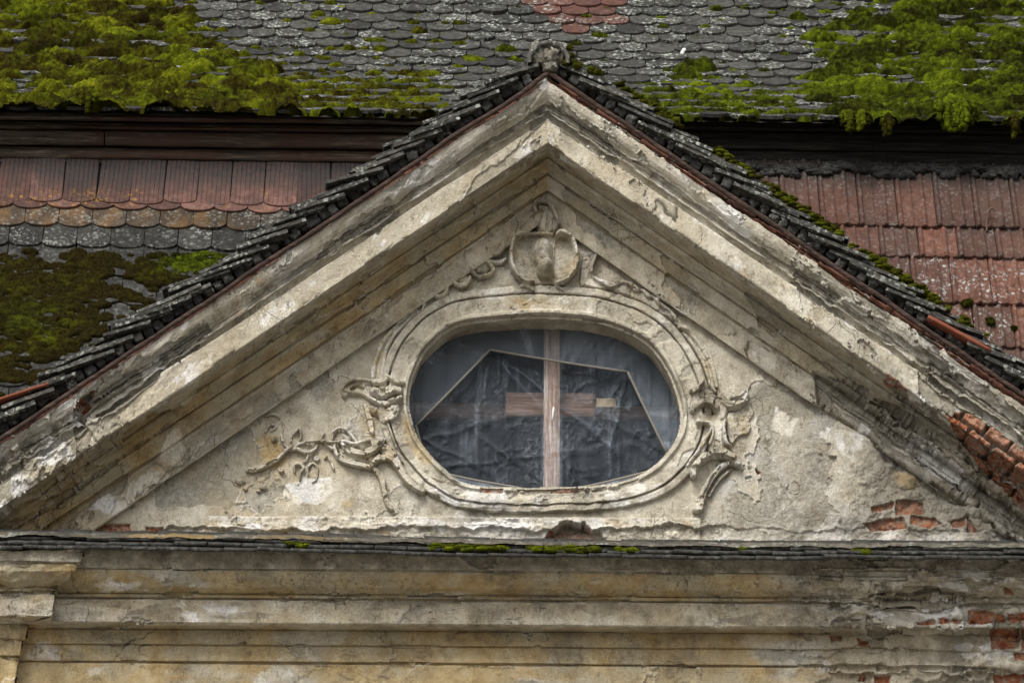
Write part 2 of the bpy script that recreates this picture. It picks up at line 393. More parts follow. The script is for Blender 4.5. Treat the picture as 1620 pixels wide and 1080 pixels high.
# pixel-drawn damage, all of it marks with a shape of their own ------------------------------------
UNDER = [  # undercoat laid bare
    [(383, 676), (402, 690), (411, 738), (400, 757), (378, 775), (372, 800), (246, 802), (238, 765), (268, 748), (322, 708)],
    [(1185, 604), (1240, 612), (1310, 642), (1362, 692), (1420, 722), (1500, 780), (1600, 858), (1660, 900), (1150, 850), (1122, 800), (1178, 722), (1198, 690), (1188, 640)],
    [(1330, 610), (1420, 640), (1480, 700), (1640, 830), (1640, 900), (1480, 800), (1380, 720)],
    [(1230, 575), (1262, 585), (1312, 640), (1290, 650), (1250, 612)],
]
WHITE = [
    [(1190, 546), (1205, 545), (1228, 562), (1222, 585), (1206, 580), (1188, 562)], [(1180, 592), (1198, 586), (1206, 600), (1190, 613), (1180, 606)],
    [(262, 690), (285, 670), (290, 690), (284, 728), (262, 742), (250, 730)], [(205, 762), (250, 735), (268, 752), (226, 778), (200, 790)],
    [(140, 805), (170, 778), (215, 790), (190, 812)], [(448, 765), (480, 757), (522, 754), (526, 774), (510, 796), (470, 796), (446, 784)],
    [(1318, 676), (1345, 684), (1364, 688), (1366, 716), (1354, 732), (1338, 722), (1322, 704)], [(1288, 672), (1312, 678), (1312, 694), (1296, 692)], [(1228, 640), (1262, 660), (1250, 690), (1216, 676)], [(1440, 690), (1540, 760), (1530, 768), (1438, 706)], [(1400, 690), (1520, 775), (1620, 850), (1616, 856), (1500, 776)],
    [(640, 600), (645, 640), (640, 652), (636, 610)], [(530, 818), (600, 822), (690, 826), (840, 826), (860, 830), (840, 838), (700, 842), (580, 832)], [(945, 828), (1010, 826), (1060, 836), (1080, 846), (1000, 842)],
    [(340, 828), (430, 828), (432, 838), (380, 842)], [(660, 745), (720, 790), (800, 798), (800, 804), (715, 800), (650, 758)],
    [(-20, 800), (10, 790), (18, 810), (-20, 824)], [(70, 690), (110, 700), (120, 730), (60, 735)], [(20, 745), (60, 760), (40, 790), (10, 780)],
]
BRICK = [
    [(148, 829), (206, 828), (206, 840), (150, 842)], [(230, 833), (258, 834), (257, 842), (232, 842)], [(438, 842), (454, 840), (452, 848), (440, 848)],
    [(1378, 800), (1414, 790), (1416, 800), (1382, 808)], [(1418, 789), (1452, 788), (1462, 792), (1463, 809), (1419, 811)], [(1366, 826), (1400, 818), (1430, 813), (1437, 832), (1380, 836)],
    [(1441, 812), (1480, 816), (1492, 826), (1470, 833), (1441, 826)], [(1500, 822), (1528, 816), (1528, 830), (1508, 832)], [(1531, 815), (1548, 840), (1530, 838)], [(1420, 860), (1440, 858), (1440, 864)], [(1560, 855), (1576, 853), (1574, 864)], [(1585, 857), (1598, 857), (1597, 864)],
    [(1195, 742), (1203, 746), (1199, 752)], [(1380, 856), (1390, 855), (1388, 862)], [(1190, 855), (1205, 857), (1203, 862)],
    [(868, 838), (930, 832), (956, 866), (856, 868)],
]
GOLD = [[(470, 770), (505, 760), (512, 780), (480, 792)], [(540, 790), (560, 790), (556, 806), (540, 806)], [(400, 690), (440, 690), (455, 730), (420, 740)], [(560, 660), (590, 640), (600, 690), (570, 690)], [(640, 660), (670, 700), (690, 740), (660, 730), (640, 690)],
        [(790, 478), (870, 474), (890, 486), (820, 492)], [(710, 492), (722, 490), (726, 506), (718, 512)], [(1415, 742), (1450, 745), (1455, 770), (1420, 770)], [(1405, 660), (1460, 690), (1500, 720), (1470, 722), (1420, 690)]]
SOOT = [[(300, 640), (420, 560), (470, 560), (400, 620), (310, 680)], [(540, 470), (680, 400), (690, 420), (560, 500)], [(840, 385), (880, 385), (880, 415), (845, 430)], [(900, 380), (1080, 500), (1060, 510), (900, 400)], [(810, 420), (835, 430), (840, 452), (820, 445)], [(640, 800), (760, 792), (900, 806), (1000, 806), (980, 816), (760, 816)], [(1130, 720), (1165, 720), (1170, 742), (1130, 740)], [(1250, 800), (1330, 790), (1340, 830), (1260, 835)]]

SUR = spline([(644, 623), (653, 588), (674, 550), (722, 514), (806, 502), (868, 500), (949, 508), (1020, 538), (1060, 588), (1080, 651), (1071, 700), (1030, 745), (968, 769), (854, 775), (744, 770), (702, 745), (661, 700), (645, 655)], 14, True)
def resample(c, n):
    c = np.vstack([c, c[:1]]); L = np.concatenate([[0], np.cumsum(np.linalg.norm(np.diff(c, axis=0), axis=1))])
    s = np.linspace(0, L[-1], n, endpoint=False); return np.stack([np.interp(s, L, c[:, 0]), np.interp(s, L, c[:, 1])], 1)
SUR = resample(SUR, 760)

# ---- the flat field of the pediment
def tympanum():
    st = 1.25
    xs = np.arange(-160, 1800, st); ys = np.arange(330, 872, st)
    X, Y = np.meshgrid(xs, ys)
    dl = (X < 866) * (Y - (347 + .686 * (866 - X))) + (X >= 866) * (Y - (347 + .693 * (X - 866)))
    core = dl > -26                      # only what shows inside the raking fascia
    x = X / 296.0; y = Y / 296.0
    H = (fbm(x * 2.2, y * 2.2, 3, 1) - .5) * .010 + (fbm(x * 14, y * 14, 4, 2) - .5) * .006
    U = region(X, Y, UNDER, 9, 20, .9, 11)
    gen = ss(.605, .615, fbm(x * 3.1, y * 3.1, 6, 41, .58)) * ss(.42, .5, fbm(x * 1.1, y * 1.1, 3, 43)) * (Y < 830)
    U = np.maximum(U, gen * .9)
    isl = ss(.565, .575, fbm(x * 3.3, y * 3.3, 5, 44, .56)) * ss(1440, 1330, X + .5 * (Y - 700)) * (X > 1108); U = U * (1 - .92 * isl)
    B = region(X, Y, BRICK, 2.2, 8, .8, 23)
    Wt = region(X, Y, WHITE, 5, 10, .8, 31) * ss(.28, .42, fbm(x * 11, y * 11, 4, 33))
    O = region(X, Y, GOLD, 7, 14, 4, 37) * .8 + .35 * ss(.5, .62, fbm(x * 2.4, y * 2.4, 4, 39)) * (X < 700) * ss(620, 760, Y)
    S = region(X, Y, SOOT, 14, 25, 12, 47) * .8
    # plinth band along the ledge: a low step, its lower edge crumbled away
    py0 = 817 + (X - 400) * .004 + 1.2 * (fbm(X / 60, X * 0, 3, 51) - .5)
    band = ss(-.8, .8, Y - py0) * ((X > 330) & (X < 1108))
    H += band * .016
    band_l = ss(-4, 4, Y - py0) * ss(120, 330, X) * (X <= 330) + ss(-4, 4, Y - py0) * (X >= 1108)
    low = 836 + 16 * (fbm(X / 90, X * 0 + 3, 3, 53) - .5) + 12 * (fbm(X / 16, X * 0 + 7, 4, 55) - .5) - 4 * ss(900, 1300, X)
    hole_t = 0
    hole = region(X, Y, [[(858, 866), (868, 846), (884, 832), (900, 826), (922, 828), (934, 838), (950, 848), (962, 868)]], 7, 12, .8, 57)
    fall = ss(-.9, .9, Y - low - 4 * ss(1080, 1250, X)) * np.where(X < 1150, 1, .5)
    H -= fall * .020 * ss(60, 160, X); H -= hole * (.045 + .085 * ss(840, 833, Y - 3 * (fbm(X / 9, X * 0, 2, 5) - .5)) + .05 * ss(880, 868, X))
    rough = np.maximum(fall, band * ss(.5, .6, fbm(x * 7, y * 9, 5, 59)))
    Wt = np.maximum(Wt, band * ss(.44, .56, fbm(x * 5, y * 12, 5, 61)) * .7 * (1 - fall))
    Wt = np.maximum(Wt, (ss(824, 838, Y) * (X > 1108) * ss(.46, .6, fbm(x * 8, y * 16, 5, 63))) * .55)
    S = np.maximum(S, fall * ss(.48, .62, fbm(x * 9, y * 14, 4, 65)) * .6); Wt = np.maximum(Wt, fall * ss(.50, .58, fbm(x * 8, y * 18, 4, 66)) * .6)
    U = np.maximum(U, fall * .8)
    H += rough * (fbm(x * 26, y * 34, 5, 67) - .5) * .03
    # undercoat: lower and gritty; a few plates of it lift off
    pl = fbm(x * 5.2, y * 5.2, 5, 71)
    stepn = np.floor(pl * 16) / 16.0; fr = pl * 16 - np.floor(pl * 16)
    terr = stepn + ss(.0, .07, fr) / 16.0
    deep = ss(1210, 1420, X) * ss(600, 740, Y)
    H -= U * (.008 + .010 * deep); H += U * ((fbm(x * 30, y * 30, 5, 73) - .5) * .007 + (terr - .5) * (.022 + .075 * deep))
    # rounded rubble stones bedded in the mortar
    for (cx, cy, rx, ry, hh) in [(1433, 757, 24, 17, .022), (1412, 734, 9, 6, .014), (1478, 752, 26, 12, .014), (1428, 715, 18, 14, .012), (1550, 805, 26, 14, .022), (1575, 835, 20, 12, .016), (1500, 800, 14, 8, .01), (1590, 812, 12, 9, .014), (1365, 762, 8, 4, .012), (1328, 822, 3, 4, .012), (1298, 715, 3, 3, .01), (1390, 690, 22, 16, .01)]:
        q = ((X - cx) / rx) ** 2 + ((Y - cy) / ry) ** 2 + (fbm(X / 9, Y / 9, 3, 77) - .5) * .9
        H += hh * np.sqrt(np.clip(1 - q, 0, 1))
    H -= B * .022; H += B * (fbm(x * 22, y * 22, 4, 79) - .5) * .016
    # edges of lost coats curl forward a little
    cr = crackline(x * 2.3, y * 2.3, 81, .008) * ss(.5, .6, fbm(x * 1.7, y * 1.7, 2, 83))
    cr = np.maximum(cr, crackline(x * 5, y * 5, 85, .012) * np.maximum(rough, U * .8) * ss(.45, .55, fbm(x * 2.9, y * 2.9, 2, 87)))
    K = cr.copy(); H -= cr * .008
    pb = U.copy()
    for _ in range(4):
        p = np.pad(pb, 1, mode='edge'); pb = (p[:-2, 1:-1] + p[2:, 1:-1] + p[1:-1, :-2] + p[1:-1, 2:] + p[1:-1, 1:-1]) / 5
    rim = np.clip(pb * (1 - U) * 3.2, 0, 1) * ss(.40, .55, fbm(x * 6, y * 6, 3, 92)); H += rim * .007; Wt = np.maximum(Wt, rim * .55)
    V = P(X, Y, 0 * X); V[..., 1] -= H
    ins = sd_poly(X[::1], Y, SUR[::6]) > 5
    keepv = core & ~ins
    k = keepv[:-1, :-1] & keepv[1:, :-1] & keepv[:-1, 1:] & keepv[1:, 1:]
    F = grid_faces(*X.shape, keep=k)
    B *= 1 - .45 * hole; Wt *= 1 - hole; S *= 1 - .8 * hole
    dk = ss(1200, 1330, X + 60 * (fbm(x * 2.2, y * 2.2, 3, 94) - .5)) * ss(660, 740, Y) * U; S = np.maximum(S, dk * .75); H += region(X, Y, WHITE, 5, 10, .8, 31) * (X > 1108) * .010; Wt = np.maximum(Wt, U * (X > 1108) * (1 - dk) * ss(.46, .62, fbm(x * 4.2, y * 4.2, 5, 95)) * .38)
    wear = np.stack([U, B, O, 0 * O + 1], -1).reshape(-1, 4); stain_shade = np.stack([Wt, K, S], -1).reshape(-1, 3)
    V, F, at = compact(V.reshape(-1, 3), F, {"wear": wear, "stain_shade": stain_shade})
    return mesh_obj("tympanum", V, F, M["plaster"], front, at)
tympanum()

# ---- raking cornices
APX = 866.0
PROF = [  # px row at the apex, depth towards the street, rows of vertices to the next
    (108, -.28, 3), (112, -.50, 4), (123, -.510, 4), (127, -.514, 5), (133, -.512, 6), (141, -.503, 6), (149, -.486, 6), (156, -.463, 6), (162, -.447, 5), (166.5, -.44, 3), (167.5, -.428, 3), (169, -.428, 3), (170, -.44, 5),
    (175, -.435, 3), (176.5, -.412, 4), (180, -.398, 4), (185, -.392, 3), (187, -.39, 3), (188, -.425, 28), (226, -.415, 4), (229, -.40, 12), (245, -.225, 4), (247, -.215, 3), (248, -.197, 3), (249.5, -.197, 3), (250.5, -.205, 6), (256, -.19, 6), (263, -.15, 5), (270, -.115, 4), (273, -.108, 3),
    (274.6, -.085, 3), (276.0, -.085, 3), (277.5, -.100, 16), (301, -.085, 3), (302.8, -.052, 3), (304.4, -.05, 3), (306, -.055, 26), (343, -.048, 4), (346.5, -.045, 4), (348, .03, 0)]
def rake(side):
    pa = []; ya = []
    for k, (p, y, n) in enumerate(PROF[:-1]):
        p2, y2, _ = PROF[k + 1]
        for i in range(n): pa.append(p + (p2 - p) * i / n); ya.append(y + (y2 - y) * i / n)
    pa.append(PROF[-1][0]); ya.append(PROF[-1][1]); pa = np.array(pa); ya = np.array(ya)
    if side < 0: xe = -260.0; m = np.where(pa < 170, .664, .664 + .004 * ss(170, 240, pa) + .016 * ss(270, 345, pa))
    else: xe = 1960.0; m = np.where(pa < 170, .682, .682 + .006 * ss(170, 240, pa) + .008 * ss(270, 345, pa))
    NTt = 1150
    A = P(np.full_like(pa, APX), pa, ya); Bv = P(np.full_like(pa, xe), pa + m * abs(xe - APX), ya)
    t = np.linspace(0, 1, NTt)[:, None, None]
    V = A[None] * (1 - t) + Bv[None] * t
    N = grid_normals(V)
    L = np.linalg.norm(Bv[0] - A[0]); tm = (t[..., 0] * L) + np.zeros((NTt, len(pa)))
    ac = np.concatenate([[0], np.cumsum(np.hypot(np.diff(pa) / 296, np.diff(ya)))])[None] + np.zeros_like(tm)
    X, Y = proj(V); q = pa[None] + np.zeros_like(tm); sd = 100 if side < 0 else 200
    H = (fbm(tm * 2.5, ac * 3, 4, sd) - .5) * .014 + (fbm(tm * 13, ac * 13, 4, sd + 1) - .5) * .007
    far = ss(420, 60, X) if side < 0 else ss(1180, 1520, X)           # the feet are the most decayed
    crown = ss(185, 165, q)                                          # outer mouldings
    # the finishing coat of the crown moulding broken off below a ragged line
    edge = 160 + 11 * (fbm(tm * 2.2, tm * 0, 3, sd + 2) - .5) + 9 * (fbm(tm * 11, tm * 0 + 4, 5, sd + 3) - .5) - 6 * far
    lost = ss(-.6, .6, q - edge) * ss(178, 172, q) * ss(.40, .44, fbm(tm * .9, tm * 0 + 9, 3, sd + 4) + .12)
    H -= lost * .014; H += lost * (fbm(tm * 24, ac * 24, 4, sd + 5) - .5) * .02
    patch = ss(.0, .016, fbm(tm * 3.4, ac * 4.2, 6, sd + 6, .6) - (.585 - .09 * far)) * (q < 345) * (q > 116)
    H -= patch * .009 * (1 + far)
    top = 122 + 7 * (fbm(tm * 3, tm * 0, 3, sd + 7) - .5) + 6 * (fbm(tm * 15, tm * 0, 4, sd + 8) - .5)
    tb = ss(1, -1, q - top - 4)                                     # crumbled top edge with brick behind
    H -= tb * .035
    Bk = tb * ss(.46, .52, fbm(tm * 2.1, tm * 0 + 2, 3, sd + 9)) * .9
    arr = ss(221, 228, q) * ss(236, 229, q); chip = ss(.52, .58, fbm(tm * 6, ac * 6, 5, sd + 10)); H -= arr * chip * (.012 + .02 * far)
    H += far * (fbm(tm * 5, ac * 5, 5, sd + 11) - .5) * .05 * ss(120, 140, q)
    H += far * (fbm(tm * 28, ac * 28, 4, sd + 12) - .5) * .018
    U = np.clip(lost * .18 + patch + far * ss(.42, .56, fbm(tm * 4, ac * 4, 5, sd + 13)) * (.8 if side > 0 else .35), 0, 1)
    O = (ss(229, 250, q) * ss(307, 303, q) * (.95 if side < 0 else .5) + ss(305, 310, q) * (.42 if side < 0 else .15) + ss(186, 190, q) * ss(229, 226, q) * .22) * ss(.36, .52, fbm(tm * 1.7, ac * 6, 4, sd + 14) + (.1 if side < 0 else 0))
    if side < 0: O = np.maximum(O, region(X, Y, [[(60, 800), (200, 690), (330, 600), (330, 650), (290, 672), (200, 740), (120, 800)]], 14, 30, 10, 3))
    lp = lip(np.clip(patch + lost * .8, 0, 1)) * ss(.40, .56, fbm(tm * 6, ac * 6, 3, sd + 24)); H += lp * .007
    Wt = lp * .5 + .22 * ss(170, 160, q) * ss(.36, .52, fbm(tm * 3, ac * 6, 4, sd + 26)) + region(X, Y, WHITE, 6, 12, .8, 31) + .8 * ss(.0, .02, fbm(tm * 7, ac * 9, 5, sd + 15) - .66) * (q < 235)
    hl = ss(.45, .6, fbm(tm * 1.3, ac * 5, 4, sd + 16)) * ss(186, 192, q) * ss(230, 226, q) * .12; Wt = np.maximum(Wt, hl)
    S = ss(307, 312, q) * (.55 if side < 0 else .5) * ss(.44, .62, fbm(tm * 1.6, ac * 8, 4, sd + 17)) + ss(2.5, 1, np.abs(q - 276)) * .25 + ss(2.5, 1, np.abs(q - 304)) * .25 + lost * .12 + crown * ss(.60, .72, fbm(tm * 2, ac * 9, 4, sd + 18)) * .12  # the two thin lines put groove shade into the colour
    S = np.clip(S + far * ss(.52, .62, fbm(tm * 5, ac * 7, 4, sd + 19)) * .5 * (side > 0), 0, 1)
    O *= 1 - .7 * far * (side > 0); 
    if side > 0:
        # big bricks bared under the corona at the right foot
        br = region(X, Y, [[(1497, 650), (1530, 648), (1580, 680), (1700, 770), (1700, 900), (1625, 812), (1560, 752), (1540, 722), (1510, 690)], [(1385, 590), (1440, 630), (1400, 606)], [(1395, 588), (1418, 600), (1450, 628), (1420, 614)]], 3, 12, 1.2, 19)
        ux = ((X - 1500) * .82 + (Y - 650) * .573); uy = (-(X - 1500) * .573 + (Y - 650) * .82)
        row = np.floor((uy + 3) / 33.0); bx = (ux + row * 21) / 45.0; fx = np.abs(bx - np.floor(bx) - .5) * 45; fy = np.abs((uy + 3) / 33.0 - row - .5) * 33
        w = 2.6 * (fbm(X / 9, Y / 9, 3, 21) - .5)
        rd = np.clip(np.maximum(fx - 22.5 + 7, 0) ** 2 + np.maximum(fy - 16.5 + 7, 0) ** 2, 0, 80) ** .5
        fc = ss(7.2, 3.0, rd + w * 1.5)
        H += br * (-.06 + fc * .065 + (fbm(X / 5, Y / 5, 4, 22) - .5) * .02)
        Bk = np.maximum(Bk, br * ss(.25, .6, fc) * (.72 + .28 * _h(np.floor(bx), row, row * 0, 5))); U = np.maximum(U, br * .8); Wt *= 1 - br; S *= 1 - br; O *= 1 - br
        mer = region(X, Y, [[(1285, 585), (1330, 600), (1420, 650), (1500, 720), (1660, 850), (1660, 910), (1540, 850), (1400, 750), (1300, 650)]], 10, 22, 3, 24) * (q > 262)
        H -= mer * (.045 + .05 * (fbm(tm * 4, ac * 6, 4, 232) - .5)); U = np.maximum(U, mer * .9); O *= 1 - mer; S = np.maximum(S, mer * .6 * ss(.40, .55, fbm(tm * 2.5, ac * 3, 4, 233)))
        rag = far * ss(.0, .03, fbm(tm * 3.5, ac * 4.5, 5, 231) - .50) * (q > 246); H -= rag * .02; U = np.maximum(U, rag); S = np.maximum(S, rag * .35)
    else:
        gap = region(X, Y, [[(118, 640), (158, 618), (156, 632), (130, 662), (118, 656)], [(0, 690), (30, 676), (50, 664), (48, 672), (20, 690)]], 4, 9, .9, 29)
        H -= gap * .05; Bk = np.maximum(Bk, gap * ss(.4, .5, fbm(X / 12, Y / 12, 3, 30)))
        cut = region(X, Y, [[(118, 655), (160, 700), (230, 655), (300, 640), (150, 745), (60, 790), (120, 720)]], 5, 20, 1, 35); H -= cut * .016; U = np.maximum(U, cut * .5)
    ck = crackline(tm * 2.6, ac * 3.4, sd + 20, .008) * ss(.5, .58, fbm(tm * 1.3, ac * 2, 2, sd + 21)); H -= ck * .007
    ck = np.maximum(ck, crackline(tm * 1.0, ac * 7, sd + 22, .012) * ss(.48, .55, fbm(tm * 2, ac * 2, 2, sd + 23)) * .8)
    H *= ss(-.005, .05, tm) * .85 + .15 * ss(.0, .004, tm)
    if side > 0:
        N2 = N + br[..., None] * np.array([0, -1.6, 0]); N = N2 / np.linalg.norm(N2, axis=-1, keepdims=True)
    V = V + N * H[..., None]
    zl = Z_LEDGE - .04
    V[..., 2] = np.maximum(V[..., 2], zl)
    wear = np.stack([U, Bk, O], -1).reshape(-1, 3); stain_shade = np.stack([np.clip(Wt, 0, 1), ck, S], -1).reshape(-1, 3)
    kv = V[..., 2] > zl + 1e-6; kk = kv[:-1, :-1] | kv[1:, :-1] | kv[:-1, 1:] | kv[1:, 1:]
    F = grid_faces(*tm.shape, keep=kk); V2, F2, at = compact(V.reshape(-1, 3), F, {"wear": wear, "stain_shade": stain_shade})
    return tag(mesh_obj("raking_cornice", V2, F2, M["plaster"], front, at), "cracked raking cornice with its ochre coves still sharp" if side < 0 else "crumbling raking cornice with red bricks bared at its foot")
rake(-1); rake(1)

# ---- oval window surround (moulded ring) and its deep reveal
NRM = np.roll(SUR, -1, 0) - np.roll(SUR, 1, 0); NRM = np.stack([NRM[:, 1], -NRM[:, 0]], 1); NRM /= np.linalg.norm(NRM, axis=1, keepdims=True)
if sd_poly(np.array([SUR[0, 0] + 4 * NRM[0, 0]]), np.array([SUR[0, 1] + 4 * NRM[0, 1]]), SUR[::6])[0] > 0: NRM = -NRM
for _ in range(30): NRM = (np.roll(NRM, 1, 0) + NRM * 2 + np.roll(NRM, -1, 0)); NRM /= np.linalg.norm(NRM, axis=1, keepdims=True)
SHEET_Y = .20
def surround():
    prof = [(0, -.20, 14), (0, .030, 3), (1, .042, 4), (5, .044, 3), (6.5, .030, 3), (9, .026, 8), (16, .030, 8), (23, .036, 6), (29, .040, 3), (30, .040, 3), (31, .012, 3), (33, .012, 3), (34, .034, 3), (36, .037, 5), (44, .035, 3), (45.5, .028, 3), (46, -.02, 0)]
    s = []; h = []
    for k in range(len(prof) - 1):
        for i in range(prof[k][2]): f = i / prof[k][2]; s.append(prof[k][0] * (1 - f) + prof[k + 1][0] * f); h.append(prof[k][1] * (1 - f) + prof[k + 1][1] * f)
    s.append(prof[-1][0]); h.append(prof[-1][1]); s = np.array(s); h = np.array(h)
    n = len(SUR); X0 = SUR[:, None, 0]; Y0 = SUR[:, None, 1]
    arc = np.linspace(0, 1, n, endpoint=False)[:, None] * 2 * math.pi; cx = np.cos(arc) * 4; cy = np.sin(arc) * 4
    bot = ss(735, 772, Y0) * np.ones_like(s)[None]                     # the sill side is narrower and battered
    sc = 1 - .20 * bot
    wob = (fbm(cx * 1.3 + 9, cy * 1.3 + s[None] * .02, 4, 301) - .5) * 3.5
    X = X0 + NRM[:, None, 0] * (s[None] * sc + wob * (s[None] > 0.5)); Y = Y0 + NRM[:, None, 1] * (s[None] * sc + wob * (s[None] > .5))
    x = X / 296; y = Y / 296
    H = h[None] + 0 * X
    front_f = (np.arange(len(s)) >= 14)[None] * 1.0
    lat = (NRM[:, None, 0] ** 2) * ss(30, 35, s)[None]; H -= 0 * lat
    H += front_f * ((fbm(x * 9, y * 9, 4, 303) - .5) * .012 + (fbm(x * 34, y * 34, 3, 304) - .5) * .005)
    chip = ss(0, .02, fbm(x * 9 + 5, y * 9, 5, 305) - .56) * front_f
    H -= chip * .008
    H += bot * front_f * ((fbm(x * 12, y * 16, 5, 306) - .5) * .035 - .006 * ss(25, 40, s)[None])
    H -= bot * front_f * ((s[None] > 27) & (s[None] < 40)) * 0.0; H += bot * front_f * ss(2.2, .5, np.abs(s[None] - 32.3)) * .017
    er = bot * ss(12, 3, s)[None] * ss(.44, .52, fbm(x * 8, y * 8, 4, 307)) * ((X > 760) & (X < 1010)); H -= er * .05 * front_f
    V = P(X, Y, 0 * X)
    # the reveal runs straight back; jitter it a little
    V[..., 1] -= H
    jit = (1 - front_f) * (fbm(cx * 2 + 1, cy * 2 + H * 9, 4, 309) - .5) * .012
    V[..., 0] += NRM[:, None, 0] * jit; V[..., 2] -= NRM[:, None, 1] * jit
    U = np.clip(chip * .6 + bot * ss(.45, .6, fbm(x * 6, y * 8, 4, 310)) * .7, 0, 1)
    B = er * ss(.46, .5, fbm(x * 5, y * 5, 3, 311)); Wt = bot * ss(.42, .58, fbm(x * 7, y * 9, 5, 312)) * .75 + .5 * ss(0, .02, fbm(x * 6, y * 6, 5, 313) - .63) * front_f
    Wt = np.maximum(Wt, region(X, Y, WHITE, 5, 10, .8, 31) * front_f)
    O = region(X, Y, GOLD, 7, 14, 5, 37) * .7
    S = front_f * (ss(3, 1, np.abs(s[None] - 32.5)) * .7 + region(X, Y, SOOT, 14, 25, 12, 47) * .7 + ss(.55, .68, fbm(x * 3, y * 5, 4, 315)) * .5) + (1 - front_f) * ss(.46, .6, fbm(x * 4, y * 4 + H * 4, 3, 316)) * .5  # dark line round the ring paints in the shade of its groove
    i = np.arange(n * len(s)).reshape(n, len(s)); j = np.roll(i, -1, 0)
    F = np.stack([i[:, :-1], j[:, :-1], j[:, 1:], i[:, 1:]], -1).reshape(-1, 4)
    return mesh_obj("window_surround", V.reshape(-1, 3), F, M["plaster"], front, {"wear": np.stack([U, B, O], -1).reshape(-1, 3), "stain_shade": np.stack([np.clip(Wt, 0, 1), 0 * S, np.clip(S, 0, 1)], -1).reshape(-1, 3)})
surround()

# ---- stucco ornament: low relief modelled on the flat field
def relief(name, shapes, parent=None, st=.62, seed=1, blur=1, rough=.0035, label=None, rs=1.0, ero=.25, off=0.0):
    xs = []; 
    for s in shapes:
        a = np.asarray(s[1], float)
        if s[0] == 'E': xs += [(a[0] - a[2] - a[3], a[1] - a[2] - a[3]), (a[0] + a[2] + a[3], a[1] + a[2] + a[3])]
        else:
            r = a[:, 2].max() if a.shape[1] > 2 else 4
            xs += [tuple(a[:, :2].min(0) - r - 5), tuple(a[:, :2].max(0) + r + 5)]
    xs = np.array(xs); x0, y0 = xs.min(0); x1, y1 = xs.max(0)
    gx = np.arange(x0, x1, st); gy = np.arange(y0, y1, st); X, Y = np.meshgrid(gx, gy)
    wx = X + (fbm(X / 9, Y / 9, 3, seed) - .5) * 1.8; wy = Y + (fbm(X / 9, Y / 9, 3, seed + 5) - .5) * 1.8
    Hh = np.full(X.shape, -.02); BG = np.zeros(X.shape)
    def sl(ax0, ay0, ax1, ay1):
        i0 = max(int((ax0 - x0) / st) - 4, 0); i1 = min(int((ax1 - x0) / st) + 5, X.shape[1]); j0 = max(int((ay0 - y0) / st) - 4, 0); j1 = min(int((ay1 - y0) / st) + 5, X.shape[0])
        return (slice(j0, j1), slice(i0, i1))
    for s in shapes:
        if s[0] in 'SG':
            c = spline(s[1], 7)
            for a, b in zip(c[:-1], c[1:]):
                rr = max(a[2], b[2]) + 2; k = sl(min(a[0], b[0]) - rr, min(a[1], b[1]) - rr, max(a[0], b[0]) + rr, max(a[1], b[1]) + rr)
                ex, ey = b[0] - a[0], b[1] - a[1]; L = ex * ex + ey * ey + 1e-9
                t = np.clip(((wx[k] - a[0]) * ex + (wy[k] - a[1]) * ey) / L, 0, 1)
                d = np.hypot(wx[k] - a[0] - t * ex, wy[k] - a[1] - t * ey); r = np.maximum(a[2] + t * (b[2] - a[2]), .3) * rs; h = a[3] + t * (b[3] - a[3])
                r = r * (.90 + .20 * fbm(wx[k] / 6, wy[k] / 6, 2, seed + 21)); pr = np.sqrt(np.clip(1 - (d / r) ** 4, 0, 1)) * (1 - .34 * (r > 4.2) * np.exp(-(d / (.42 * r)) ** 2))
                if s[0] == 'S': Hh[k] = np.where(d < r, np.maximum(Hh[k], h * pr), Hh[k])
                else: BG[k] = np.where(d < r, np.maximum(BG[k], h * pr), BG[k])
        elif s[0] == 'P':
            poly = spline(s[1], 5, True); h, e = s[2], s[3]; k = sl(*poly.min(0), *poly.max(0))
            sd = sd_poly(wx[k], wy[k], poly); Hh[k] = np.where(sd > 0, np.maximum(Hh[k], h * np.sqrt(np.clip(sd / e, 0, 1))), Hh[k])
        elif s[0] == 'E':
            cx, cy, rx, ry, rot, h = s[1]; c_, s_ = math.cos(rot), math.sin(rot); u = ((wx - cx) * c_ + (wy - cy) * s_) / rx; v = (-(wx - cx) * s_ + (wy - cy) * c_) / ry; q = u * u + v * v
            Hh = np.where(q < 1, np.maximum(Hh, h * np.sqrt(np.clip(1 - q, 0, 1))), Hh)
    Hh = np.where(Hh > 0, np.maximum(Hh - BG, .001), Hh)
    for _ in range(blur):
        p = np.pad(Hh, 1, mode='edge'); Hh = (p[1:-1, 1:-1] * 2 + p[:-2, 1:-1] + p[2:, 1:-1] + p[1:-1, :-2] + p[1:-1, 2:]) / 6
    x = X / 296; y = Y / 296
    Hh = np.where(Hh > 0, Hh * 1.25 * (1 - ero * ss(.57, .62, fbm(X / 11, Y / 11, 4, seed + 22))), Hh)
    Hh = np.where(Hh > 0, Hh + off, Hh)
    Hh += (Hh > 0) * ((fbm(x * 20, y * 20, 4, seed + 7) - .5) * rough * 2.4 + (fbm(x * 60, y * 60, 3, seed + 8) - .5) * rough * 1.2)
    V = P(X, Y, 0 * X); V[..., 1] -= Hh
    kp = Hh > -.012; k = kp[:-1, :-1] & kp[1:, :-1] & kp[:-1, 1:] & kp[1:, 1:]
    O = .45 * ss(.5, .62, fbm(x * 6, y * 6, 4, seed + 9)) + region(X, Y, GOLD, 7, 14, 4, 37) * .7
    rel = np.clip(Hh / .05, 0, 1)
    Wt = ss(.47, .60, fbm(x * 14, y * 14, 4, seed + 10)) * rel * .7
    S = ss(.50, .64, fbm(x * 7, y * 7, 4, seed + 11)) * .8
    K = 0 * O
    V, F, at = compact(V.reshape(-1, 3), grid_faces(*X.shape, keep=k), {"wear": np.stack([0 * O, 0 * O, O], -1).reshape(-1, 3), "stain_shade": np.stack([Wt, K, S], -1).reshape(-1, 3)})
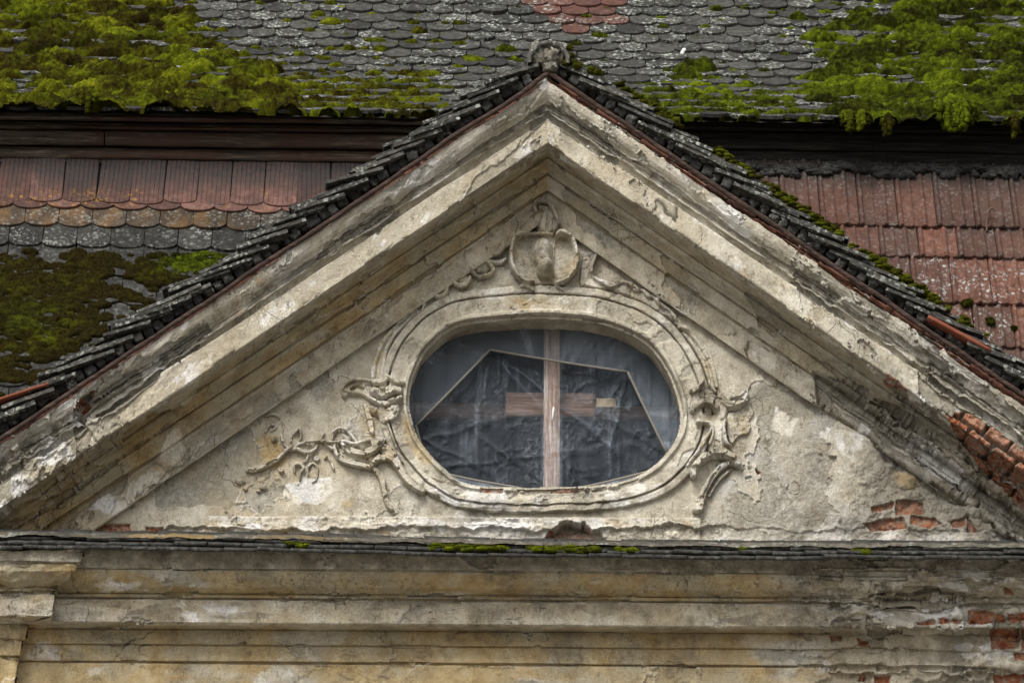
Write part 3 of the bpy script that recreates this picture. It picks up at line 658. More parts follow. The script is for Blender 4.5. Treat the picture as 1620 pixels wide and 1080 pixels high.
    o = mesh_obj(name, V, F, M["plaster"], parent or front, at)
    if label: o["label"] = label
    return o
def S(pts, r, h): return ('S', [(x, y, r, h) for x, y in pts])
def SV(pts): return ('S', pts)
def Gv(pts, r, h): return ('G', [(x, y, r, h) for x, y in pts])

# cartouche at the head: two rim crescents round an egg-shaped boss, a leaf curling over the top
relief("cartouche", [
    ('P', [(812, 378), (830, 372), (852, 374), (872, 374), (884, 370), (900, 376), (912, 395), (914, 420), (905, 442), (886, 456), (870, 452), (846, 454), (828, 450), (812, 430), (807, 402)], .012, 4),
    Gv([(826, 392), (824, 415), (832, 438)], 13, .036), Gv([(894, 392), (897, 412), (890, 438)], 11, .036), Gv([(884, 384), (881, 414), (882, 440)], 5, .034), Gv([(836, 386), (834, 414), (840, 444)], 6, .03),
    SV([(846, 377, 2.6, .04), (828, 375, 3.4, .055), (815, 381, 4, .068), (809, 400, 4, .07), (810, 424, 4, .07), (819, 442, 4.1, .07), (834, 452, 4.1, .06), (843, 449, 3, .045)]),
    SV([(880, 378, 3.4, .06), (887, 374, 4, .07), (900, 380, 4.1, .075), (909, 396, 4.1, .072), (912, 415, 4.1, .07), (907, 434, 4.1, .07), (896, 446, 4.1, .066), (882, 453, 3.6, .05)]),
    SV([(816, 374, 3, .035), (838, 376, 3.5, .042), (856, 375, 3.5, .042), (872, 376, 3.5, .042)]),
    ('E', (858, 402, 16.5, 22, -.1, .082)), ('E', (862, 430, 14.5, 18, .2, .096)), ('E', (857, 414, 14.5, 18, 0, .082)),
    ('E', (857, 404, 4, 4, 0, .05)),
    SV([(824, 456, 3, .03), (833, 455, 4, .04), (842, 463, 3.5, .035)]), SV([(880, 456, 3, .03), (890, 462, 3, .025)])], seed=11, ero=.06, off=.012)
relief("curled_leaf", [
    ('P', [(850, 372), (853, 352), (858, 342), (866, 336), (874, 342), (881, 354), (885, 362), (881, 372), (868, 377)], .030, 5),
    SV([(847, 340, 3.5, .045), (845, 333, 4.5, .06), (850, 328, 5, .07), (858, 328, 5, .072), (867, 331, 5, .068), (874, 340, 4, .06), (880, 352, 3, .05), (884, 361, 2.5, .04)]),
    SV([(853, 336, 2, .055), (860, 338, 2, .058), (866, 340, 2.2, .055)]), SV([(856, 352, 2, .036), (852, 366, 2, .034)]), Gv([(866, 348), (864, 372)], 2, .012), Gv([(875, 352), (874, 372)], 2, .01)], seed=23, ero=.05, off=.035)
# string of husks along the left rake
for k, sh in enumerate([
    [SV([(772, 402, 3, .03), (783, 406, 4, .038), (792, 400, 5, .045), (796, 387, 3.5, .032)]), S([(776, 399), (786, 398)], 3, .02), SV([(760, 410, 2.5, .022), (771, 417, 3.5, .03), (789, 419, 3.5, .026), (800, 412, 3, .02)])],
    [SV([(741, 425, 2.5, .03), (748, 435, 3.5, .036), (758, 441, 4, .036), (773, 438, 4, .034), (780, 430, 4, .04), (772, 420, 3.5, .036), (764, 412, 2, .02)]), ('P', [(746, 424), (764, 414), (776, 428), (770, 434), (754, 434)], .016, 4)],
    [SV([(712, 443, 3, .03), (720, 452, 3.5, .034), (731, 456, 4.5, .042), (740, 450, 4.5, .045), (743, 441, 3, .03)]), ('P', [(716, 442), (736, 432), (742, 446), (728, 452)], .018, 4)],
    [SV([(680, 463, 2.5, .026), (688, 471, 3, .03), (697, 473, 4, .036), (705, 467, 4, .038), (708, 456, 3, .026)]), ('P', [(684, 462), (704, 454), (706, 464), (694, 470)], .016, 4)],
    [SV([(660, 482, 3, .028), (667, 477, 3.5, .034), (671, 484, 3.5, .032), (668, 494, 2.5, .024)]), SV([(674, 468, 3, .026), (677, 476, 2.5, .022)])]]):
    relief("husk_ornament", sh, seed=31 + k, ero=.1, off=.012)
# broken stucco sheet right of the cartouche, with a wavy torn edge
relief("torn_stucco_leaf", [
    ('P', [(938, 396), (945, 398), (944, 410), (938, 424), (937, 436), (944, 445), (956, 450), (965, 453), (976, 449), (990, 451), (1004, 459), (1020, 468), (1042, 482), (1060, 496), (1074, 512), (1066, 512), (1040, 497), (1010, 480), (975, 466), (930, 458), (916, 452), (918, 424), (922, 404)], .026, 3),
    SV([(943, 398, 2.5, .038), (941, 412, 3.2, .046), (935, 430, 4, .056), (938, 441, 4, .05), (946, 447, 3, .042)]), SV([(946, 447, 3, .042), (956, 452, 4.5, .055), (966, 457, 5, .06), (976, 452, 4, .05), (986, 450, 3, .04), (996, 454, 4, .05), (1006, 462, 4.5, .052), (1014, 462, 3, .04), (1024, 471, 4.5, .05), (1034, 474, 3, .04), (1044, 485, 4.5, .05), (1056, 492, 3, .04), (1066, 504, 4, .045), (1076, 516, 3, .03)])], seed=43)
# ribbons that follow the frame's shoulders
relief("ribbon_moulding", [
    SV([(664, 484, 2.5, .022), (655, 494, 3.5, .028), (632, 512, 4, .03), (608, 540, 4, .03), (595, 568, 4, .032), (590, 594, 4, .034), (592, 612, 3, .03)]),
    SV([(672, 488, 2.5, .02), (650, 506, 3.2, .026), (628, 526, 3.5, .028), (612, 552, 3.5, .03), (606, 580, 3.5, .03), (603, 604, 3, .03)]),
    ('P', [(662, 488), (632, 514), (606, 545), (592, 590), (594, 610), (604, 606), (612, 556), (640, 516), (670, 490)], .014, 3)], seed=53)
relief("ribbon_moulding", [
    SV([(1068, 512, 2.5, .022), (1080, 521, 4, .034), (1096, 534, 4, .03), (1112, 556, 3.6, .028), (1127, 584, 3.6, .028), (1133, 614, 3.4, .03)]),
    SV([(1080, 528, 2.5, .02), (1094, 544, 3.2, .026), (1110, 572, 3.4, .028), (1119, 596, 3.4, .03), (1123, 612, 3, .03)]),
    ('P', [(1076, 518), (1096, 536), (1120, 570), (1133, 612), (1122, 612), (1108, 574), (1088, 542)], .014, 3), SV([(1074, 520, 3, .03), (1084, 523, 4, .045), (1092, 530, 3, .034)])], seed=63)
# knot at the left side of the oval
relief("scroll_knot", [
    ('P', [(541, 626), (543, 615), (552, 608.5), (566, 605), (582, 605), (592, 612), (594, 626), (586, 636), (574, 630), (561, 627.5), (551, 628), (545, 633)], .028, 4),
    SV([(543, 628, 2.5, .036), (542, 618, 2.5, .04), (552, 608, 3, .044), (568, 604, 3, .044), (586, 607, 3, .046)]), Gv([(556, 619), (566, 615), (574, 618)], 2.5, .018),
    SV([(588, 606, 4, .04), (604, 608, 6, .06), (613, 600, 4, .06), (622, 606, 4, .06), (638, 611, 4, .062)]),
    SV([(590, 622, 7, .07), (600, 627, 8, .085), (612, 627, 8, .088), (622, 622, 7.5, .085), (632, 624, 6, .075)]),
    SV([(586, 634, 3, .05), (596, 640, 4, .062), (610, 642, 4, .064), (622, 638, 4, .06), (634, 634, 4, .062)]),
    ('P', [(584, 640), (606, 646), (630, 640), (634, 652), (622, 668), (608, 672), (598, 662), (588, 656)], .042, 7),
    SV([(622, 650, 5, .062), (628, 654, 5, .066), (618, 666, 6, .064), (606, 670, 4, .056)]), SV([(580, 646, 5, .03), (584, 664, 5, .03), (588, 682, 4.5, .034), (590, 687, 3, .02)]), SV([(576, 640, 3, .02), (582, 652, 4, .03)]),
    SV([(612, 670, 2, .056), (620, 694, 2.2, .056), (630, 722, 2.2, .056), (637, 736, 2, .05)])], seed=73)
# the vine spray and its loose fragments at lower left
relief("vine_spray", [
    SV([(392, 745, 4.5, .022), (402, 744, 5.5, .03), (416, 740, 5, .03), (438, 729, 4, .03), (452, 715, 3.6, .032), (467, 712, 4, .036), (484, 718, 3.6, .03), (498, 713, 3.2, .028), (503, 704, 2.5, .02)]),
    SV([(462, 712, 2.5, .03), (475, 703, 2.6, .034), (498, 700, 2.6, .036), (524, 702, 3, .038), (547, 702, 3.2, .04), (560, 705, 3.2, .04), (584, 700, 3.5, .044)]),
    SV([(445, 690, 3, .028), (448, 700, 3, .028), (456, 711, 3, .03)]), SV([(460, 700, 2, .018), (463, 690, 2.2, .022), (474, 680, 3, .03), (476, 692, 2, .02), (470, 706, 2, .02)]),
    SV([(526, 697, 2.2, .026), (528, 686, 2.6, .03), (536, 680, 2.8, .032), (548, 682, 2.8, .032), (557, 692, 3, .034), (564, 702, 3, .036)]), ('P', [(530, 696), (536, 684), (548, 686), (556, 698), (540, 700)], .012, 4),
    SV([(508, 702, 1.8, .018), (510, 692, 2.2, .024), (513, 686, 1.8, .016)]), SV([(488, 720, 2, .02), (484, 730, 2.2, .02), (480, 732, 1.5, .012)]), SV([(520, 708, 2.5, .028), (526, 712, 3, .03), (530, 706, 3, .03)]),
    SV([(541, 706, 3.5, .04), (551, 715, 6, .06), (570, 722, 7, .068), (590, 716, 7, .066), (602, 704, 5, .06), (609, 697, 2.5, .045)]),
    SV([(529, 710, 3, .03), (534, 723, 4.5, .042), (546, 732, 5, .046), (562, 737, 5, .046), (580, 741, 4.5, .044), (586, 744, 3, .03)]), ('P', [(534, 708), (546, 714), (570, 724), (596, 720), (592, 738), (570, 736), (544, 730)], .024, 5),
    SV([(584, 742, 3.5, .04), (592, 734, 5, .048), (602, 727, 6, .054), (618, 728, 6, .056), (630, 742, 6, .058), (640, 758, 6, .06), (652, 770, 6, .058), (668, 780, 5, .05)]),
    ('P', [(606, 730), (622, 732), (634, 752), (652, 770), (664, 776), (652, 758), (640, 736), (630, 716), (614, 704), (600, 706)], .034, 5),
    SV([(588, 740, 4, .03), (597, 748, 5.5, .04), (604, 760, 6, .042), (607, 776, 5.5, .038), (611, 792, 5, .036), (617, 804, 5, .034), (622, 808, 2.5, .018)])], rs=.9, ero=.35, seed=83)
for k, sh in enumerate([
    [S([(433, 696), (434.5, 696)], 4.2, .022)], [S([(444, 745), (445, 745)], 4.6, .028)], [('E', (416, 771, 7, 5, .3, .028)), ('E', (409, 777, 5, 3, .2, .018))], [S([(501, 727), (502, 727)], 5, .03)],
    [SV([(466, 748, 2, .018), (466, 738, 2.6, .024), (474, 735, 3, .026), (480, 742, 2.6, .022), (475, 750, 2.5, .02), (474, 760, 2, .014)])], [SV([(487, 752, 1.6, .01), (487, 740, 1.8, .014), (495, 734, 2, .014), (502, 740, 1.8, .014), (501, 758, 1.6, .01), (494, 764, 1.6, .01)])],
    [SV([(514, 726, 2, .016), (518, 722, 2.6, .022), (524, 732, 2.6, .02), (528, 744, 2.4, .018)])], [SV([(421, 659, 2, .012), (428, 656, 2.4, .02), (438, 657, 2.4, .018), (442, 662, 2, .012)])], [SV([(420, 683, 2, .014), (424, 675, 2.6, .018), (432, 672, 2.4, .016), (437, 676, 2, .01), (428, 682, 2, .01)])],
    [('E', (380, 762, 9, 6, .3, .02)), ('E', (388, 774, 5, 4, 0, .014))]]):
    relief("stucco_fragment", sh, seed=101 + k, st=.55, blur=1)
# knot, leaf and scrolls at the right side of the oval
relief("scroll_knot", [
    SV([(1091, 623, 3, .055), (1100, 622, 4, .062), (1107, 615, 4, .064), (1112, 606, 3, .05)]), SV([(1124, 610, 3, .04), (1127, 618, 3.5, .045), (1131, 623, 3.5, .045)]),
    ('P', [(1098, 628), (1112, 618), (1130, 622), (1146, 634), (1152, 652), (1146, 676), (1146, 704), (1158, 716), (1170, 730), (1166, 738), (1146, 726), (1124, 724), (1118, 704), (1122, 680), (1104, 668), (1096, 650)], .034, 5),
    ('P', [(1136, 618), (1146, 626), (1154, 634), (1166, 631), (1174, 623), (1180, 620), (1186, 627), (1182, 638), (1172, 647), (1156, 652), (1142, 648), (1130, 634)], .042, 5),
    SV([(1156, 634, 3, .05), (1168, 631, 3, .052), (1178, 622, 3, .05)]), SV([(1148, 640, 3, .045), (1164, 643, 3, .05), (1180, 636, 3, .05)]),
    SV([(1096, 653, 6, .075), (1099, 646, 7, .085), (1108, 641, 7.5, .09), (1120, 641, 7.5, .09), (1130, 646, 7, .088), (1131, 652, 5, .07)]), Gv([(1102, 656), (1114, 652), (1124, 656)], 5, .03),
    SV([(1102, 671, 3, .055), (1112, 673, 3.5, .06), (1123, 675, 3.5, .058), (1127, 688, 3.2, .05), (1122, 706, 3, .046)]), SV([(1124, 684, 2.6, .055), (1112, 706, 2.8, .056), (1100, 722, 2.8, .056), (1086, 740, 2.6, .05)]),
    SV([(1147, 668, 3, .05), (1144, 680, 3.5, .055), (1148, 702, 3, .05), (1156, 708, 2.4, .04)]),
    SV([(1096, 755, 5, .07), (1097, 746, 5.5, .075), (1104, 736, 6, .076), (1116, 726, 6.2, .076), (1134, 722, 6.4, .076), (1152, 726, 6.6, .076), (1164, 734, 7, .076), (1168, 738, 5, .06)]), Gv([(1122, 728), (1140, 726), (1158, 734)], 2, .016)], seed=143)
relief("hanging_scroll", [
    SV([(1158, 736, 4, .04), (1146, 738, 5, .05), (1134, 748, 5.5, .052), (1122, 764, 5.5, .05), (1113, 780, 6, .05), (1108, 796, 7, .054), (1103, 806, 8, .05), (1098, 810, 4, .03)]), Gv([(1132, 752), (1120, 772), (1112, 790)], 1.8, .016),
    SV([(1154, 746, 2.5, .02), (1140, 758, 3, .022), (1130, 772, 3, .02), (1122, 786, 3, .02)])], seed=153)
relief("flaked_stucco", [('P', [(1152, 653), (1166, 654), (1179, 656), (1186, 650), (1193, 651), (1190, 660), (1186, 666), (1188, 676), (1184, 686), (1168, 692), (1158, 704), (1150, 690), (1148, 668)], .018, 1.6)], seed=163)

# ---- oval window: timbers, clear plastic sheet, laths that pin it
def window():
    Yb = SHEET_Y + .03
    def bx(mb, x0, y0, x1, y1, Y0, Y1, a=(0, 0, 0), n=(3, 2, 12)):
        p0 = P(x0, y1, Y0); p1 = P(x1, y0, Y0); c = (p0 + p1) / 2; c[1] = (Y0 + Y1) / 2
        slab(mb, c, np.eye(3), (p1[0] - p0[0], Y1 - Y0, p1[2] - p0[2]), n, .03, 0, a)
    fr = MB(); c = SUR[::8]; cc = np.array([862, 640.])
    for k in range(len(c)):
        a = c[k]; b = c[(k + 1) % len(c)]
        o0 = cc + (a - cc) * 1.02; o1 = cc + (b - cc) * 1.02; i0 = cc + (a - cc) * .965; i1 = cc + (b - cc) * .965
        o0[1] += 19; o1[1] += 19; i0[1] += 19; i1[1] += 19
        V = np.array([P(*o0, Yb + .04), P(*o1, Yb + .04), P(*i1, Yb + .04), P(*i0, Yb + .04), P(*o0, Yb + .12), P(*o1, Yb + .12), P(*i1, Yb + .12), P(*i0, Yb + .12)])
        fr.add(V, [[0, 1, 2, 3], [7, 6, 5, 4], [3, 2, 6, 7], [1, 0, 4, 5]])
    w = fr.build("oval_window", M["blackwood"], front, loc=P(862, 660, SHEET_Y))
    m = MB(); bx(m, 860, 500, 886, 800, Yb, Yb + .06, n=(3, 2, 40)); m.build("post", M["uprightwood"], w)
    for q in ((630, 638, 800, 658), (940, 644, 1110, 660)):
        m = MB(); bx(m, *q, Yb + .45, Yb + .51, n=(20, 2, 3)); m.build("cross_rail", M["postwood"], w)
    m = MB(); bx(m, 800, 622, 942, 657, Yb + .10, Yb + .13, n=(20, 2, 4)); m.build("nailed_board", M["postwood"], w)
    m = MB(); bx(m, 944, 630, 974, 643, Yb + .06, Yb + .10); m.build("light_slit_block", M["pale"], w)  # cream block stands in for light entering through a roof gap
    m = MB(); tube(m, P(np.array([874, 875, 876.]), np.array([664, 652, 644.]), SHEET_Y - .012), .005, 6); m.build("nail", M["whitescrap"], w)
    # sheet
    X, Y = np.meshgrid(np.arange(620, 1106, 1.0), np.arange(500, 800, 1.0)); x = X / 296; y = Y / 296
    ins = sd_poly(X, Y - 16, SUR[::6]) > -16
    fan = 0
    for (ax, ay, bx_, by, wd, amp) in [(775, 553, 985, 720, 5, .012), (775, 553, 900, 700, 4, .008), (775, 553, 842, 640, 6, .01), (775, 553, 745, 745, 7, .007), (993, 588, 900, 720, 6, .008), (993, 588, 960, 740, 5, .008), (655, 700, 830, 650, 7, .008), (660, 690, 800, 760, 5, .008), (1055, 716, 930, 640, 6, .008), (870, 770, 700, 640, 6, .006), (1000, 600, 1060, 690, 5, .007), (700, 740, 1020, 700, 6, .005)]:
        e = np.array([bx_ - ax, by - ay], float); L = np.hypot(*e); e /= L
        t = (X - ax) * e[0] + (Y - ay) * e[1]; d = -(X - ax) * e[1] + (Y - ay) * e[0] + 10 * (fbm(X / 40, Y / 40, 3, 7) - .5)
        fan = fan + amp * np.exp(-(d / (wd * (.4 + t.clip(0) / L))) ** 2) * ss(-8, 20, t) * ss(L + 20, L - 40, t)
    rid = 1 - np.abs(fbm(x * 9, y * 9, 4, 401) - .5) * 6; rid2 = 1 - np.abs(fbm(x * 22 + y * 6, y * 15, 3, 403) - .5) * 6
    vert = (fbm(x * 30, y * 2.5, 3, 405) - .5)
    hz = 1 - ss(-1, 1, sd_poly(X, Y, [(658, 673), (775, 553), (993, 588), (1055, 716), (1041, 741), (909, 773), (821, 772), (709, 750), (672, 722)]))
    amp = 1 - .6 * hz
    H = 1.5 * fan * (1 - .6 * hz) + amp * (.010 * rid.clip(0) + .0018 * rid2.clip(0)) + vert * .012 + (fbm(x * 3, y * 3, 3, 407) - .5) * .03
    H = np.minimum(H, .07)
    cr = np.clip(ss(.88, .99, rid) * .30 * ss(.45, .6, fbm(x * 4, y * 4, 3, 409)) + fan * 34 * ss(.30, .6, fbm(x * 6, y * 6, 3, 411)) * .5 + ss(.17, .32, vert) * .18, 0, 1) * amp
    cr = np.maximum(cr, ss(4, 1, np.abs(X - 873) - 14) * 0.28 * ss(600, 720, Y))
    th = np.arctan2(Y - 650, X - 865); cr = np.maximum(cr, hz * .42 * ss(.52, .72, fbm(th * 7, np.hypot(X - 865, Y - 650) / 130, 4, 413)))
    V = P(X, Y, SHEET_Y + 0 * X); V[..., 1] -= H - .012
    k = ins[:-1, :-1] & ins[1:, :-1] & ins[:-1, 1:] & ins[1:, 1:]
    V2, F, at = compact(V.reshape(-1, 3), grid_faces(*X.shape, keep=k), {"tone": np.stack([hz, cr, 0 * hz], -1).reshape(-1, 3)})
    mesh_obj("plastic_sheet", V2, F, M["sheet"], w, at)
    m = MB(); loop = [(658, 673), (775, 553), (993, 588), (1055, 716), (1041, 741), (909, 773)], [(821, 771), (709, 750), (672, 722), (658, 673)]
    for q in loop:
        for a, b in zip(q[:-1], q[1:]):
            t = np.linspace(0, 1, 12); px = a[0] + (b[0] - a[0]) * t; py = a[1] + (b[1] - a[1]) * t + 1.2 * np.sin(t * 3.14)
            tube(m, P(px, py, SHEET_Y - .045), .0066, 7)
    m.build("pinning_lath", M["wire"], w)
    # the attic behind: a dark box
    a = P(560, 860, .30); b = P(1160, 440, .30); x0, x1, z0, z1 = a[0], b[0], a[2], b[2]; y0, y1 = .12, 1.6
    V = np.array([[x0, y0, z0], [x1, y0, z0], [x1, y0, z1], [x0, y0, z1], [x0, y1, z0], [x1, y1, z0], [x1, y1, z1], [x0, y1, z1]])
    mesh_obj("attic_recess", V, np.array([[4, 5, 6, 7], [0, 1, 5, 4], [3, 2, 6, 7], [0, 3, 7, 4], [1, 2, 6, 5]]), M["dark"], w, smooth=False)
window()

# ---- entablature below: moulded cornice breaking forward at the left
EP = [(866, -.30, 2), (870, -.545, 3), (880, -.54, 3), (884, -.535, 8), (900, -.52, 3), (901.5, -.495, 3), (903, -.495, 3), (904, -.505, 7), (915, -.495, 8), (930, -.45, 8), (939, -.405, 4), (940.5, -.387, 3), (942, -.387, 3), (943, -.40, 4), (946.5, -.395, 3), (947.5, -.370, 3), (949.5, -.370, 3), (951, -.385, 24), (986, -.375, 4), (989, -.36, 6), (996, -.25, 3), (997, -.238, 3), (998, -.245, 14), (1020.5, -.232, 3), (1021.5, -.212, 3), (1023, -.215, 16), (1047, -.205, 3), (1048.5, -.185, 3), (1051, -.185, 3), (1052, -.195, 34), (1130, -.17, 20), (1260, -.16, 0)]
def entablature():
    pa = []; ya = []
    for k, (p, y, n) in enumerate(EP[:-1]):
        for i in range(n): pa.append(p + (EP[k + 1][0] - p) * i / n); ya.append(y + (EP[k + 1][1] - y) * i / n)
    pa.append(EP[-1][0]); ya.append(EP[-1][1]); pa = np.array(pa); ya = np.array(ya)
    ref = P(np.full_like(pa, 600), pa, ya); z = ref[:, 2]
    slope = float((P(1300, 991, -.34)[2] - P(300, 984, -.34)[2]) / (P(1300, 991, -.34)[0] - P(300, 984, -.34)[0]))
    X600 = ref[0, 0]
    def sheet(xl, xr, n, fw, name, corner):
        """xl,xr arrays per profile row; fw forward offset"""
        t = np.linspace(0, 1, n)[:, None]
        Xw = xl[None] * (1 - t) + xr[None] * t; V = np.stack([Xw, np.broadcast_to(ya[None] - fw, Xw.shape), z[None] + (Xw - X600) * slope], -1)
        return V
    xl = P(np.full_like(pa, -420), pa, ya)[:, 0]; xr = P(np.full_like(pa, 2050), pa, ya)[:, 0]
    x0 = float(P(135, 885, -.54)[0]) - .54
    xc = x0 - ya                                   # the break's corner steps back with the profile
    FW = .09
    for tagn, a_, b_, n, fw in (("main", xc - .30, xr, 1300, 0.0), ("break", xl, xc, 420, FW), ("ret", None, None, 10, 0)):
        if tagn == "ret":
            t = np.linspace(0, 1, 10)[:, None]
            V = np.stack([np.broadcast_to(xc[None], (10, len(xc))), (ya[None] - FW) * (1 - t) + (ya[None] + .08) * t, np.broadcast_to((z + (xc - X600) * slope)[None], (10, len(xc)))], -1)
        else: V = sheet(a_, b_, n, fw, tagn, xc)
        if fw or tagn == 'ret': V[..., 2] = np.minimum(V[..., 2], V[:, int(np.argmin(np.abs(pa - 884)))][:, None, 2] + 0 * V[..., 2])
        X, Y = proj(V); q = pa[None] + 0 * X; u = V[..., 0]; w = ac = np.concatenate([[0], np.cumsum(np.hypot(np.diff(z), np.diff(ya)))])[None] + 0 * u
        N = grid_normals(V) if tagn != "ret" else np.broadcast_to(np.array([1., 0, 0]), V.shape)
        right = ss(1180, 1420, X + 60 * (fbm(u * 2, w * 2, 3, 501) - .5)); brk = 1.0 if tagn != "main" else 0.0
        H = (fbm(u * 2.2, w * 2.5, 4, 503) - .5) * .012 + (fbm(u * 12, w * 14, 4, 505) - .5) * .006
        patch = ss(0, .014, fbm(u * 3.2, w * 5, 6, 507, .6) - (.615 - .13 * right - .06 * brk)); H -= patch * .008 * (1 + 1.6 * right)
        H += right * ((fbm(u * 4.5, w * 5, 5, 509) - .5) * .07 + (fbm(u * 22, w * 22, 4, 511) - .5) * .018)
        H += brk * (fbm(u * 7, w * 7, 5, 513) - .5) * .05
        rag = right * ss(0, .02, fbm(u * 2.6, w * 4, 5, 515) - .53); H -= rag * .022
        B = region(X, Y, [[(1530, 962), (1572, 966), (1590, 972), (1592, 986), (1535, 986)], [(1596, 970), (1640, 968), (1640, 984), (1600, 986)], [(1566, 1000), (1612, 998), (1612, 1026), (1570, 1026)], [(1450, 982), (1480, 979), (1480, 986), (1452, 988)], [(1486, 976), (1522, 980), (1520, 986), (1488, 986)], [(1360, 984), (1396, 985), (1396, 989), (1362, 989)], [(1312, 1005), (1332, 1004), (1334, 1013), (1316, 1014)], [(1356, 1010), (1374, 1014), (1376, 1025), (1362, 1024)], [(1384, 1066), (1412, 1066), (1408, 1080), (1386, 1084)], [(1360, 1064), (1370, 1064), (1370, 1074), (1360, 1074)], [(1574, 1064), (1630, 1062), (1630, 1100), (1574, 1100)], [(1602, 1034), (1622, 1032), (1622, 1044), (1606, 1046)], [(1590, 934), (1602, 934), (1602, 944), (1590, 944)], [(1616, 998), (1640, 998), (1640, 1028), (1616, 1028)]], 3, 9, .9, 61)
        H -= B * .02; H += B * (fbm(u * 25, w * 25, 4, 517) - .5) * .014
        rr = q > 902
        O = (1.0 * ss(902, 906, q) * ss(950, 946, q) + .5 * ss(950, 953, q) * ss(987, 984, q) + 1.0 * ss(988, 998, q)) * ss(.32, .46, fbm(u * 1.6, w * 5, 5, 519) + .09) * (1 - .8 * right) + .5 * brk * ss(.42, .55, fbm(u * 5, w * 5, 4, 521)) * rr
        pale = region(X, Y, [[(410, 1064), (440, 1050), (448, 1058), (466, 1064), (462, 1080), (470, 1100), (390, 1100)], [(138, 1056), (164, 1056), (158, 1068), (140, 1066)], [(436, 1042), (448, 1040), (444, 1046)], [(150, 924), (190, 916), (210, 930), (170, 936)]], 4, 9, .8, 63)
        scuf = ss(0, .03, fbm(u * 8, w * 12, 6, 523, .65) - .58) * region(X, Y, [[(60, 1018), (150, 1020), (142, 1044), (40, 1044)], [(150, 912), (320, 912), (330, 930), (160, 940)], [(0, 940), (60, 944), (90, 980), (0, 985)], [(280, 955), (400, 955), (380, 985), (300, 985)]], 14, 30, 8, 65)
        ptc = region(X, Y, [[(182, 984), (208, 966), (236, 956), (286, 960), (288, 986)], [(628, 984), (646, 962), (666, 956), (674, 968), (656, 986)], [(851, 920), (866, 922), (864, 936), (852, 932)], [(1395, 922), (1412, 920), (1410, 945), (1396, 948)]], 4, 12, 1, 67)
        lp = lip(patch) * ss(.42, .58, fbm(u * 6, w * 6, 3, 543)); H += lp * .006
        Wt = np.clip(lp * .45 + pale * .55 + scuf * .7 + right * ss(0, .02, fbm(u * 5, w * 9, 5, 525) - .57) * .8 + .28 * ss(952, 956, q) * ss(987, 984, q) * ss(.45, .6, fbm(u * 3, w * 8, 4, 527)), 0, 1) * (1 - B)
        U = np.clip(patch * (.55 + .45 * right) + right * .75 * ss(.42, .54, fbm(u * 3, w * 4, 4, 529)) + ptc, 0, 1)
        S = np.clip(ss(902, 899, q) * .75 + ss(2.5, 1, np.abs(q - 945)) * .25 + ss(2, 1, np.abs(q - 1050)) * .3 + ptc * .7 + ss(950, 953, q) * ss(988, 985, q) * ss(.55, .63, fbm(u * 2.4, w * 14, 5, 531)) * .8 + ss(.58, .68, fbm(u * 3, w * 5, 5, 533)) * .6, 0, 1) * (1 - B)  # thin dark lines paint in the shade of the grooves
        ck = crackline(u * 3, w * 4.5, 535, .007) * ss(.5, .58, fbm(u * 1.5, w * 2, 2, 537)); ck = np.maximum(ck, crackline(u * 2.2, w * 16, 539, .012) * ss(950, 955, q) * ss(987, 983, q) * ss(.46, .54, fbm(u * 1.2, w * 2, 2, 541))); H -= ck * .005
        V = V + N * H[..., None]
        yield tagn, V, {"wear": np.stack([U, B, np.clip(O, 0, 1)], -1).reshape(-1, 3), "stain_shade": np.stack([Wt, ck, S], -1).reshape(-1, 3)}
made = {k: (V, at) for k, V, at in entablature()}
def sheet_obj(name, V, at, label=None):
    o = mesh_obj(name, V.reshape(-1, 3), grid_faces(*V.shape[:2]), M["plaster"], front, at)
    if label: o["label"] = label
    return o
sheet_obj("entablature", *made["main"])
Vb, ab = made["break"]; Vr, ar = made["ret"]
V = np.concatenate([Vb.reshape(-1, 3), Vr.reshape(-1, 3)]); Fq = np.concatenate([grid_faces(*Vb.shape[:2]), grid_faces(*Vr.shape[:2]) + Vb.shape[0] * Vb.shape[1]])
mesh_obj("pilaster_cornice", V, Fq, M["plaster"], front, {k: np.concatenate([ab[k], ar[k]]) for k in ab})["label"] = "chipped cornice block that breaks forward over the pilaster"
# plain wall from there to the ground
zt = float(P(600, 1250, -.16)[2]); xa, xb = float(P(-420, 1200, -.16)[0]), float(P(2050, 1200, -.16)[0])
V = np.array([[xa, -.16, 0], [xb, -.16, 0], [xb, -.16, zt], [xa, -.16, zt], [xa, 1.6, 0], [xb, 1.6, 0], [xb, 1.6, zt + 2.0], [xa, 1.6, zt + 2.0], [xa, -.16, zt + .05], [xb, -.16, zt + .05]])
nv = len(V); z4 = np.zeros((nv, 4)); z4[:, 2] = .6
mesh_obj("lower_wall", V, np.array([[0, 1, 2, 3], [1, 5, 6, 2], [4, 0, 3, 7]]), M["plaster"], front, {"wear": z4, "stain_shade": np.zeros((nv, 4))}, smooth=False)

